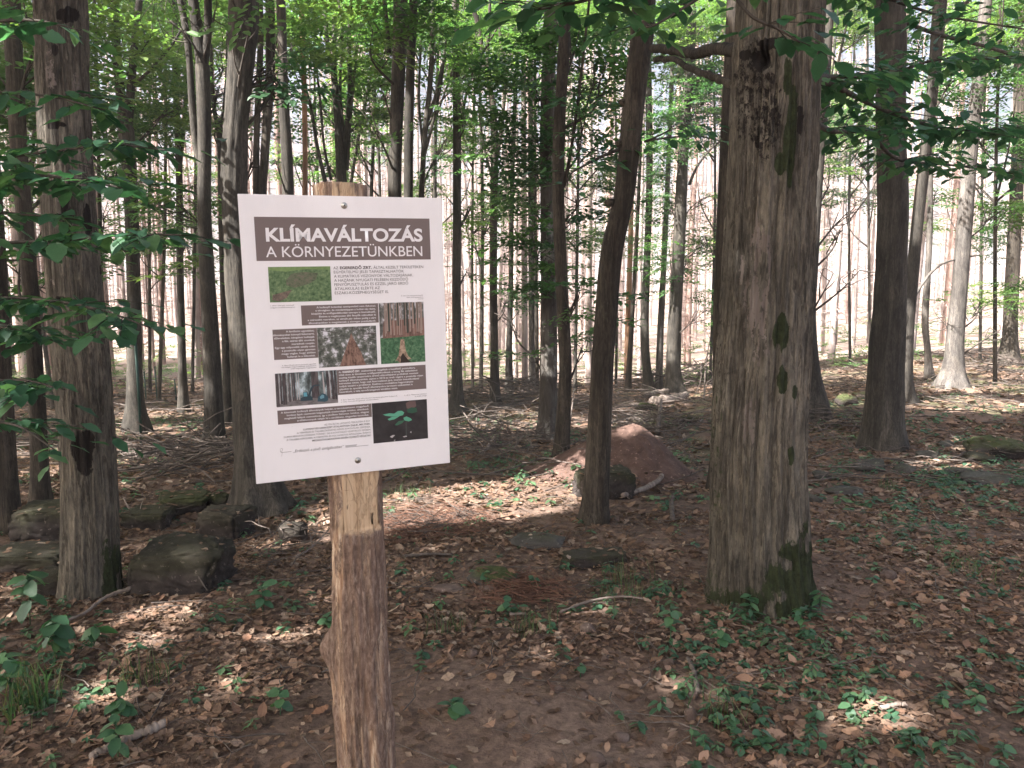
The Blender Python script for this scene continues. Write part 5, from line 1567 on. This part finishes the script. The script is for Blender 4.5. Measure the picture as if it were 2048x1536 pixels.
def cover(x, y):
    """how much litter lies there (0..1)"""
    px, py, d = proj(np.stack([x, y, gz(x, y)], -1))
    soil = np.exp(-((px - 1020) / 260) ** 2 - ((py - 1450) / 120) ** 2) + .8 * np.exp(-((px - 820) / 120) ** 2 - ((py - 1330) / 50) ** 2)
    soil = np.clip(soil * 1.2, 0, 1) * (d > 0)
    c = 1 - .80 * soil
    c = c * sstep(.55, 1.0, np.sqrt((np.where(x < mc[0], (x - mc[0]) / 1.45, x - mc[0]) / .88) ** 2 + (y - mc[1]) ** 2))
    return c * (.35 + 1.1 * sstep(.3, .65, n2(x * 1.7 + 5, y * 1.7 + 9)))


def scatter_ground(n, y0, y1, marg=.9):
    y = np.sqrt(rng.uniform(y0 * y0, y1 * y1, n))
    x = rng.uniform(-1, 1, n) * (.70 * y + marg)
    return x, y


def litter(n, y0, y1, tmpl, size, lift=.012, tiltm=.35):
    parts, cols = [], []
    for k, (tv, tf) in enumerate(tmpl):
        x, y = scatter_ground(n // len(tmpl), y0, y1)
        keep = rng.random(len(x)) < cover(x, y)
        x, y = x[keep], y[keep]
        m_ = len(x)
        z = surf(x, y) + rng.uniform(0, lift, m_) + .006
        R = rots(rng.uniform(0, 6.28, m_), np.abs(rng.normal(0, tiltm, m_)), rng.uniform(0, 6.28, m_))
        parts.append(scatter(tv, tf, np.stack([x, y, z], -1), R, size * np.clip(rng.lognormal(0, .38, m_), .35, 2.1)))
        col = DEADPAL[rng.choice(len(DEADPAL), m_, p=DEADP)] * rng.uniform(.75, 1.2, (m_, 1))
        cols.append(np.repeat(col, len(tf), axis=0))
    return parts, np.concatenate(cols)


T_NEAR = [outline_leaf('oak', 1), outline_leaf('oval', 2), outline_leaf('maple', 3), outline_leaf('oval', 4), outline_leaf('oval', 6), outline_leaf('oak', 5)]
T_MID = [outline_leaf('oval', 7), outline_leaf('oval', 8), outline_leaf('oval', 9)]
T_FAR = [(DIAMOND[0] - (.5, 0, 0), DIAMOND[1])]
pa, ca = litter(25000, 1.2, 5.0, T_NEAR, .039, .012, .34)
pb, cb = litter(33000, 4.6, 10.5, T_MID, .060)
pc, cc = litter(26000, 9.8, 26, T_FAR, .13, .02)
pd, cd = litter(32000, 1.2, 6.0, T_FAR, .028, .012, .5)       # crumbs and bud scales
bt = np.concatenate(BTOP) + (0, 0, .008)
m_ = len(bt)
pe = [scatter(T_NEAR[1][0], T_NEAR[1][1], bt, rots(rng.uniform(0, 6.28, m_), np.abs(rng.normal(0, .2, m_)), rng.uniform(0, 6.28, m_)), .055 * rng.uniform(.6, 1.3, m_))]
ce = np.repeat(DEADPAL[rng.choice(len(DEADPAL), m_, p=DEADP)] * rng.uniform(.75, 1.2, (m_, 1)), len(T_NEAR[1][1]), axis=0)
V, F = joinVF(pa + pb + pc + pd + pe)
tag(link('leaf_litter', mesh('leaf_litter', V, F, M['litter'], False, np.concatenate([ca, cb, cc, cd, ce]))), 'brown fallen leaf litter covering the forest floor', 'leaf litter', kind='stuff')
DLM = []
for k in range(6):
    tv, tf = outline_leaf(('oak', 'maple', 'oval', 'oak', 'oval', 'oval')[k], 40 + k)
    DLM.append(mesh('leaf', tv, tf, M['deadleafobj'], False))
x, y = scatter_ground(900, 2.35, 4.2, .1)
k = rng.random(900) < cover(x, y)
x, y = x[k][:290], y[k][:290]
for i in range(len(x)):
    o = link('leaf', DLM[i % 6], ground)
    o.location = (x[i], y[i], float(surf(x[i], y[i])) + .022)
    o.rotation_euler = (rng.normal(0, .3), rng.normal(0, .3), rng.uniform(0, 6.28))
    s = rng.uniform(.045, .078)
    o.scale = (s, s, s)

# ---------------------------------------------------------------- twigs and brushwood
def twig_t(seed, n_=5, side=True):
    r = np.random.default_rng(seed)
    P = np.stack([np.linspace(-.5, .5, n_), np.cumsum(r.normal(0, .05, n_)), .015 + np.abs(np.cumsum(r.normal(0, .02, n_)))], -1)
    parts = [ttube(P, np.linspace(.011, .004, n_), 4, False)]
    if side:
        for q in range(2):
            a = P[r.integers(1, n_ - 1)]
            e = a + np.array((r.uniform(.12, .3), r.choice((-1, 1)) * r.uniform(.08, .25), r.uniform(-.02, .12)))
            parts.append(ttube(np.array([a, (a + e) / 2 + (0, 0, .02), e]), [.005, .004, .002], 3, False))
    return joinVF(parts)


tp, ptw = [twig_t(i) for i in range(5)], []


def twigs(x, y, L, th=1.0, tilt=.12, lift=.02):
    m_ = len(x)
    for k in range(5):
        s = np.arange(k, m_, 5)
        if len(s) == 0: continue
        z = surf(x[s], y[s]) + lift
        R = rots(rng.uniform(0, 6.28, len(s)), np.abs(rng.normal(0, tilt, len(s))), rng.uniform(0, 6.28, len(s)))
        l = L[s]
        ptw.append(scatter(tp[k][0], tp[k][1], np.stack([x[s], y[s], z], -1), R, np.stack([l, l, l], -1)))


x, y = scatter_ground(1100, 2.2, 7); twigs(x, y, rng.uniform(.06, .34, 1100), lift=.012)
x, y = scatter_ground(1000, 7, 16); twigs(x, y, rng.uniform(.25, 1.0, 1000))
x, y = scatter_ground(650, 14, 26); twigs(x, y, rng.uniform(.5, 1.6, 650), tilt=.2)


def brush(px, py, rx, ry, n_, L, tilt=.25, h=.2):
    P = hit(px, py); kx = depth_px(px, py, P[1])
    Pt, Pb = hit(px, py - ry), hit(px, py + ry)
    n_ = int(n_ * .5)
    x = P[0] + rng.normal(0, .65, n_) * rx * kx
    y = P[1] + rng.normal(0, .55, n_) * (Pt[1] - Pb[1]) / 2
    for q in range(3):
        s = slice(q, None, 3)
        twigs(x[s], y[s], rng.uniform(.4, 1.2, len(x[s])) * L, tilt=tilt, lift=.02 + h * q / 3)


brush(380, 935, 110, 26, 130, 1.1); brush(340, 918, 70, 14, 70, 1.3); brush(1040, 805, 60, 10, 110, 1.6, .3, .5); brush(1000, 900, 80, 30, 100, .9); brush(970, 870, 70, 20, 90, 1.0)
brush(1320, 775, 60, 10, 120, 1.7, .3, .5); brush(1420, 762, 40, 10, 100, 1.6, .3, .5); brush(1340, 850, 90, 26, 120, 1.0); brush(1290, 865, 60, 15, 80, .9); brush(1660, 850, 70, 12, 50, .8)
brush(560, 1120, 60, 30, 40, .5); brush(860, 1060, 70, 20, 120, .35, .35, .06); brush(1990, 745, 60, 8, 60, 1.4, .3, .3); brush(1700, 770, 50, 8, 50, 1.2, .3, .3); brush(930, 800, 50, 8, 60, 1.3); brush(120, 880, 70, 20, 60, 1.1)
V, F = joinVF(ptw)
tag(link('brushwood', mesh('brushwood', V, F, M['twig'], False)), 'dead twigs and brushwood strewn over the forest floor', 'brushwood', kind='stuff')

# dead needles in rusty patches
npos = []
for px, py, rx, ry, n_ in ((880, 1050, 120, 30, 900), (1050, 1185, 90, 30, 400), (790, 1060, 60, 30, 300)):
    P = hit(px, py); kx = depth_px(px, py, P[1]); Pt, Pb = hit(px, py - ry), hit(px, py + ry)
    npos.append(np.stack([P[0] + rng.normal(0, .5, n_) * rx * kx, P[1] + rng.normal(0, .5, n_) * (Pt[1] - Pb[1]) / 2], -1))
npos = np.concatenate(npos)
nv, nf = ttube(np.array([(-.5, 0, 0), (0, .05, .05), (.5, 0, 0)]), [.012, .016, .006], 3, False)
V, F = scatter(nv, nf, np.stack([npos[:, 0], npos[:, 1], surf(npos[:, 0], npos[:, 1]) + rng.uniform(.015, .05, len(npos))], -1), rots(rng.uniform(0, 6.28, len(npos)), np.abs(rng.normal(0, .3, len(npos))), rng.uniform(0, 6.28, len(npos))), rng.uniform(.08, .2, len(npos)))
tag(link('dead_needles', mesh('dead_needles', V, F, plain('rusty_needles', (.135, .072, .050), .9), False)), 'rusty dead conifer needles lying in patches on the litter', 'needles', kind='stuff')


def stick(name, label, pts, r0, r1, mat='deadwood', cat='branch', side=(), lift=.02, sides=9, group=None):
    """fallen wood lying on the ground through picture points (px, py, extra height)"""
    P = []
    for px, py, dz in pts:
        q = hit(px, py); P.append(q + (0, 0, dz + lift))
    org_ = P[0].copy()
    n_ = 8 * len(P)
    Q = smooth_path(P, n_); Q[1:-1] += rng.normal(0, r0 * .12, (n_ - 2, 3))
    rad = np.linspace(r0, r1, n_) * (1 + .12 * rng.normal(0, 1, n_))
    parts = [ttube(Q - org_, rad, sides)]
    for t_, dx, dy, dz in side:
        a = Q[int(t_ * (n_ - 1))]; e = a + np.array((dx, dy, dz))
        parts.append(ttube(smooth_path([a, (a + e) / 2 + rng.normal(0, .02, 3), e], 7) - org_, np.linspace(r0 * .5, r0 * .12, 7), 6))
    V, F = joinVF(parts)
    o = link(name, mesh(name, V, F, M[mat], True)); o.location = org_
    return tag(o, label, cat, group)


stick('fallen_branch', 'thick broken grey branch lying in the lower left corner', [(332, 1462, .01), (280, 1478, .0), (230, 1500, 0), (185, 1522, 0)], .018, .013, side=[])
stick('fallen_branch', 'thin bent pale stick before the foot of the scarred trunk', [(264, 1202, .05), (215, 1215, .04), (165, 1240, .01), (108, 1256, 0)], .011, .006)
stick('fallen_branch', 'pale antler-like branch standing up among the boulders', [(300, 1062, .05), (282, 1048, .02), (262, 1035, .05), (248, 1025, .1)], .010, .005, side=[(.4, .05, .0, .16), (.6, -.06, .0, .12), (.2, .1, .05, .1)])
stick('fallen_branch', 'curved bare branch arching over the foot of the square boulder', [(225, 1180, .02), (290, 1185, .10), (345, 1180, .16), (385, 1185, .12), (415, 1195, .02)], .006, .003, mat='twig')
stick('fallen_branch', 'crooked brown branch lying on the right flank of the mound', [(1245, 1000, .02), (1290, 985, .02), (1320, 970, .04), (1330, 955, .12), (1350, 950, .12)], .020, .030, side=[(.8, .08, 0, .04)])
stick('fallen_branch', 'upright wood stub sticking out between mound and old beech', [(1345, 1045, .0), (1342, 1030, .06), (1344, 1020, .10)], .020, .014, mat='twig')
stick('fallen_log', 'pale barkless log below the gnarled trunk foot', [(1308, 812, .05), (1340, 808, .06), (1372, 800, .10)], .12, .07, cat='log', sides=12)
stick('fallen_log', 'short pale split log left of the gnarled trunk foot', [(1290, 796, .05), (1335, 790, .10)], .07, .05, cat='log', sides=10)
stick('fallen_branch', 'white forked branch lying among brushwood right of the board', [(962, 918, .04), (975, 905, .05), (988, 895, .12)], .022, .010, side=[(.3, -.12, .05, .14), (.6, .1, .1, .1)])
stick('fallen_branch', 'long thin stick before the old beech in a sun patch', [(1120, 1236, .01), (1180, 1215, .015), (1240, 1208, .02), (1285, 1212, .02)], .007, .005)
stick('fallen_branch', 'short pale stick beside the sunny stone in the middle', [(1020, 1240, .01), (1052, 1238, .01)], .007, .005)
stick('fallen_branch', 'dark stick lying on the litter between board and mound slab', [(810, 1118, .0), (860, 1117, .01), (905, 1115, 0)], .010, .007, mat='twig')
stick('fallen_branch', 'dark rotten stick half buried right of the trampled soil', [(1395, 1395, .0), (1388, 1360, .01), (1375, 1325, .0)], .012, .008, mat='twig')
stick('fallen_branch', 'pale twisted branch on the bright floor left of the double hornbeam', [(352, 915, .1), (375, 922, .06), (395, 930, .06), (420, 938, .03)], .022, .010, side=[(.2, -.05, 0, .12)])
stick('fallen_branch', 'thin long twig slanting up to the log post from the left', [(590, 1120, .0), (625, 1105, .02), (665, 1085, .10)], .006, .004)
stick('fallen_branch', 'pale bark strip lying in sun near the lower right', [(1760, 1432, .01), (1790, 1426, .015), (1812, 1424, .01)], .010, .007)
stick('fallen_branch', 'dark leaning branch stub between curved trunk and old beech', [(1314, 870, .0), (1318, 858, .2), (1322, 845, .35)], .04, .02, mat='twig')
stick('fallen_branch', 'thin dead sapling leaning by the far log pile', [(1408, 800, .0), (1412, 770, .7), (1425, 700, 1.6)], .022, .012, mat='twig', side=[(.5, .3, 0, .5), (.7, -.25, 0, .4)])
stick('fallen_branch', 'thin bare sprout standing before the curved trunk in shade', [(1140, 850, .0), (1145, 840, .3), (1146, 830, .6)], .014, .008, mat='twig', side=[(.5, .15, 0, .3)])

# ---------------------------------------------------------------- green metal fence posts
M['fence'] = plain('fence_green', (.02, .055, .045), .45, .3, .5)
for px, py, top_, w in ((284, 905, 655, 6), (314, 803, 735, 3), (377, 818, 762, 3), (451, 830, 740, 3.5), (292, 800, 745, 3), (352, 800, 760, 3)):
    P = hit(px, py)
    T_ = at(px - 1, top_, P[1])
    h_ = T_[2] - P[2]; r_ = max(.014, .5 * w * depth_px(px, py, P[1]))
    rt = empty('fence_post', P, {284: 'tall dark green metal fence post nearest the scarred trunk', 451: 'green metal post close behind the double-stemmed hornbeam', 314: 'thin far green post right of the forked hornbeam', 377: 'thin far green post right of the thin hornbeam stem', 292: 'thin far green post just above the tall one', 352: 'thin far green post left of the thin hornbeam stem'}[px], 'fence post', 'green metal fence posts')
    V, F = ttube(np.array([(0, 0, -.2), (0, 0, h_ * .5), (-.01, 0, h_)]), [r_] * 3, 8)
    link('pole', mesh('pole', V, F, M['fence'], True), rt)
    V, F = ttube(np.array([(-.01, 0, h_ - .005), (-.01, 0, h_ + .02), (-.01, 0, h_ + .028)]), [r_ * 1.25, r_ * 1.2, r_ * .4], 8)
    link('cap', mesh('cap', V, F, M['fence'], True), rt)

# ---------------------------------------------------------------- green plants on the floor
def plant_t(seed, n_=7, spread=1.0, wid=.5, h=1.0):
    r = np.random.default_rng(seed)
    lv, lf = leaf_blade(seed, wid=wid, n=4, curl=.15)
    lf = quads_to_tris(lf)
    parts = []
    L = []
    for k in range(n_):
        a = k * 2.4 + r.normal(0, .3)
        z = h * (.25 + .75 * k / n_) * r.uniform(.8, 1.1)
        s = r.uniform(.6, 1.1)
        base = np.array((math.cos(a) * .15 * spread, math.sin(a) * .15 * spread, z))
        Rm = rots(np.array([a]), np.array([abs(r.normal(.25, .2))]), np.array([a + 1.57 + r.normal(0, .4)]))[0]
        L.append((base, a, s, r.normal(.2, .2), r.normal(0, .3)))
        parts.append(((lv @ Rm.T) * s + base, lf))
    V, F = joinVF(parts)
    return V, F, L, len(lf)


def green_density(px, py):
    d = .10 + 0 * px
    for cx, cy, rx, ry, k in ((1750, 1420, 380, 140, 2.4), (1560, 1290, 170, 80, 1.5), (1850, 1050, 190, 70, .5), (1960, 1190, 120, 80, .6), (1940, 965, 120, 25, 1.0), (1700, 950, 80, 30, .6), (1260, 1190, 150, 40, .7), (1500, 1230, 110, 30, .7), (90, 1300, 130, 90, 1.0), (40, 1420, 120, 80, .8), (230, 1380, 110, 50, .4),
                              (480, 1240, 110, 40, .5), (600, 1220, 60, 30, .5), (1000, 1190, 90, 25, .3), (1060, 1230, 110, 40, .35), (330, 830, 130, 30, .35), (1000, 940, 110, 25, .4), (1640, 1200, 90, 50, .7), (1720, 1110, 120, 60, .4), (250, 1500, 90, 50, .5), (30, 1500, 80, 50, .8)):
        d = np.maximum(d, k * np.exp(-((px - cx) / rx) ** 2 - ((py - cy) / ry) ** 2))
    soil = np.exp(-((px - 1040) / 260) ** 2 - ((py - 1450) / 130) ** 2) + np.exp(-((px - 1260) / 150) ** 2 - ((py - 940) / 70) ** 2)
    return d * (1 - .9 * np.clip(soil * 1.3, 0, 1))


PT = [plant_t(300 + k, n_, sp, w_, h_) for k, (n_, sp, w_, h_) in enumerate(((7, 1, .62, .9), (5, .8, .75, .6), (9, 1.4, .5, 1.4), (4, .6, .85, .4)))]
parts, cols = [], []
x, y = scatter_ground(25000, 2.2, 13, .3)
px, py, _ = proj(np.stack([x, y, gz(x, y)], -1))
k = rng.random(len(x)) < green_density(px, py) * np.where(y > 6, .8, .60) * (.45 + 1.0 * sstep(.35, .65, n2(x * 2.3, y * 2.3)))
x, y = x[k], y[k]
near = y < 3.9
order = np.argsort(y)
x, y = x[order], y[order]
SINGLE = 46
sx, sy = x[:SINGLE * 3:3], y[:SINGLE * 3:3]
rest = np.ones(len(x), bool); rest[:SINGLE * 3:3] = False
x, y = x[rest], y[rest]
for t_ in range(4):
    s = np.arange(t_, len(x), 4)
    m_ = len(s)
    R = rots(rng.uniform(0, 6.28, m_), np.abs(rng.normal(0, .15, m_)), rng.uniform(0, 6.28, m_))
    pos = np.stack([x[s], y[s], surf(x[s], y[s]) + .005], -1)
    V, F = scatter(PT[t_][0], PT[t_][1], pos, R, rng.uniform(.026, .058, m_) * (1 + .35 * (y[s] > 6)))
    parts.append((V, F))
    nl = PT[t_][3]
    base = np.array(((.05, .115, .065), (.065, .145, .08), (.095, .17, .085)))[rng.integers(0, 3, m_)]
    n_l = len(PT[t_][1]) // nl
    C = np.repeat(base[:, None, :] * rng.uniform(.75, 1.3, (m_, n_l, 1)), nl, axis=1).reshape(-1, 3)
    cols.append(C)
V, F = joinVF(parts)
tag(link('ground_cover', mesh('ground_cover', V, F, M['plant'], False, np.concatenate(cols))), 'low green seedlings and herbs spread over the forest floor', 'ground cover', kind='stuff')
PLM = []
for k in range(3):
    V, F = leaf_blade(400 + k, wid=.55 + .1 * k, n=7, curl=.15)
    PLM.append(mesh('leaf', V, quads_to_tris(F), M['plantobj'], True))


def single_plant(P, n_, size, h, label, group, spread=1.0):
    o = empty('seedling', P, label, 'plant', group)
    V, F = ttube(np.array([(0, 0, -.02), (.004, .003, h * .5), (0, .006, h)]), [.003, .0025, .0015], 5)
    link('stem', mesh('stem', V, F, M['plantobj'], True), o)
    for q in range(n_):
        a = q * 2.4 + rng.normal(0, .3)
        put_leaf(o, np.array(P), np.array(P) + (0, .004, h * (.35 + .65 * (q + 1) / n_)), a, rng.normal(.15, .25), rng.normal(0, .3), size * rng.uniform(.7, 1.15), PLM)
    return o


for i in range(len(sx)):
    single_plant((float(sx[i]), float(sy[i]), float(surf(sx[i], sy[i]))), int(rng.integers(4, 8)), rng.uniform(.03, .055), rng.uniform(.03, .08), 'small green seedling in the nearest leaf litter', 'green seedlings in the nearest litter')
for px, py, n_, size, h, lab in ((905, 1430, 7, .085, .05, 'lobed green oak seedling on the bare soil right of the post'), (1160, 1352, 4, .05, .05, 'tiny pale seedling alone in the middle of the trampled soil'), (1340, 1290, 12, .06, .17, 'upright leafy seedling on a thin stem before the old beech'), (980, 1172, 10, .065, .08, 'bright leafy seedling before the flat mossy slab'),
                                 (1065, 1180, 8, .06, .08, 'leafy seedling right of the flat mossy slab'), (525, 1225, 9, .085, .14, 'broad-leaved seedling between the square boulder and the post'), (190, 1290, 7, .09, .10, 'pale sunlit seedling at the left below the scarred trunk'), (235, 1520, 8, .075, .14, 'bright green seedling growing by the broken grey branch'), (560, 1430, 7, .07, .10, 'lobed yellow-green seedling left of the post foot'),
                                 (240, 1440, 12, .075, .09, 'low lobed seedling above the broken grey branch'), (1240, 1435, 4, .04, .02, 'single dark leaf sprout on the trampled soil'), (655, 1262, 7, .07, .07, 'small seedling touching the left side of the post'), (1015, 1235, 8, .06, .08, 'dark seedling beside the short pale stick'), (1440, 1300, 9, .065, .10, 'seedling in front of the left foot of the old beech'), (1500, 1250, 10, .065, .15, 'taller seedling right against the old beech foot'), (1600, 1265, 10, .06, .12, 'seedling right of the old beech foot'), (1640, 1230, 10, .06, .12, 'seedling by the mossy right flank of the old beech'), (60, 1250, 14, .11, .26, 'tall bramble-like plant in the lower left, before the rocks'), (110, 1330, 14, .10, .22, 'leafy bramble-like plant below the tall one at the left'), (20, 1400, 12, .09, .18, 'bramble-like plant cut by the left edge of the picture')):
    P = hit(px, py)
    single_plant(tuple(P), n_, size, h, lab, None)

# grass tufts
gv = []
bl_v, bl_f = np.array(((-.02, 0, 0), (.02, 0, 0), (-.014, .10, .55), (.014, .10, .55), (0, .42, .9))), np.array(((0, 1, 3), (0, 3, 2), (2, 3, 4)))
gp_, gs = [], []
for px, py, rx, ry, n_, s_ in ((1250, 1190, 90, 24, 70, .16), (1235, 1165, 50, 20, 30, .2), (810, 990, 60, 12, 90, .14), (1060, 1265, 40, 15, 60, .15), (60, 1420, 60, 40, 110, .24), (900, 1260, 40, 15, 50, .14), (1780, 980, 20, 8, 40, .16), (1950, 1150, 60, 40, 90, .15), (340, 840, 90, 20, 150, .14), (1900, 770, 90, 15, 260, .18), (1700, 770, 70, 10, 200, .18), (980, 930, 60, 14, 60, .12), (1440, 1440, 50, 30, 40, .16), (290, 1370, 60, 30, 50, .2)):
    P = hit(px, py); kx = depth_px(px, py, P[1]); Pt, Pb = hit(px, py - ry), hit(px, py + ry)
    gp_.append(np.stack([P[0] + rng.normal(0, .5, n_) * rx * kx, P[1] + rng.normal(0, .5, n_) * (Pt[1] - Pb[1]) / 2], -1)); gs.append(s_ * rng.uniform(.5, 1.2, n_))
gp_ = np.concatenate(gp_); gs = np.concatenate(gs); m_ = len(gp_)
V, F = scatter(bl_v, bl_f, np.stack([gp_[:, 0], gp_[:, 1], surf(gp_[:, 0], gp_[:, 1])], -1), rots(rng.uniform(0, 6.28, m_), np.abs(rng.normal(0, .35, m_)), rng.uniform(0, 6.28, m_)), np.stack([np.minimum(gs, .09), gs, gs * .8], -1))
C = np.repeat(np.array(((.035, .08, .03), (.055, .105, .04), (.12, .125, .06)))[rng.integers(0, 3, m_)] * rng.uniform(.8, 1.2, (m_, 1)), 3, axis=0)
tag(link('grass', mesh('grass', V, F, M['plant'], False, C)), 'thin grass blades growing in tufts on the floor', 'grass', kind='stuff')

# ---------------------------------------------------------------- volume added to imitate lens glare over the background
V = np.array([(x, y, z) for x in (-720, 720) for y in (-75, 920) for z in (-4.5, 29)], float)
F = np.array(((0, 1, 3, 2), (4, 6, 7, 5), (0, 4, 5, 1), (2, 3, 7, 6), (0, 2, 6, 4), (1, 5, 7, 3)))
hm_ = bpy.data.materials.new('glare_haze')
hm_.use_nodes = True
t = hm_.node_tree
for n_ in list(t.nodes):
    if n_.type == 'BSDF_PRINCIPLED': t.nodes.remove(n_)
pv = t.nodes.new('ShaderNodeVolumePrincipled')
pv.inputs['Color'].default_value = (.97, .96, .97, 1)
pv.inputs['Density'].default_value = GLARE_HAZE
pv.inputs['Anisotropy'].default_value = 0.2
t.links.new(pv.outputs[0], t.nodes['Material Output'].inputs['Volume'])
hz_ = link('glare_haze', mesh('glare_haze', V, F, hm_, False))
tag(hz_, 'thin bright veil added to imitate lens glare', 'glare_haze', kind='stuff')
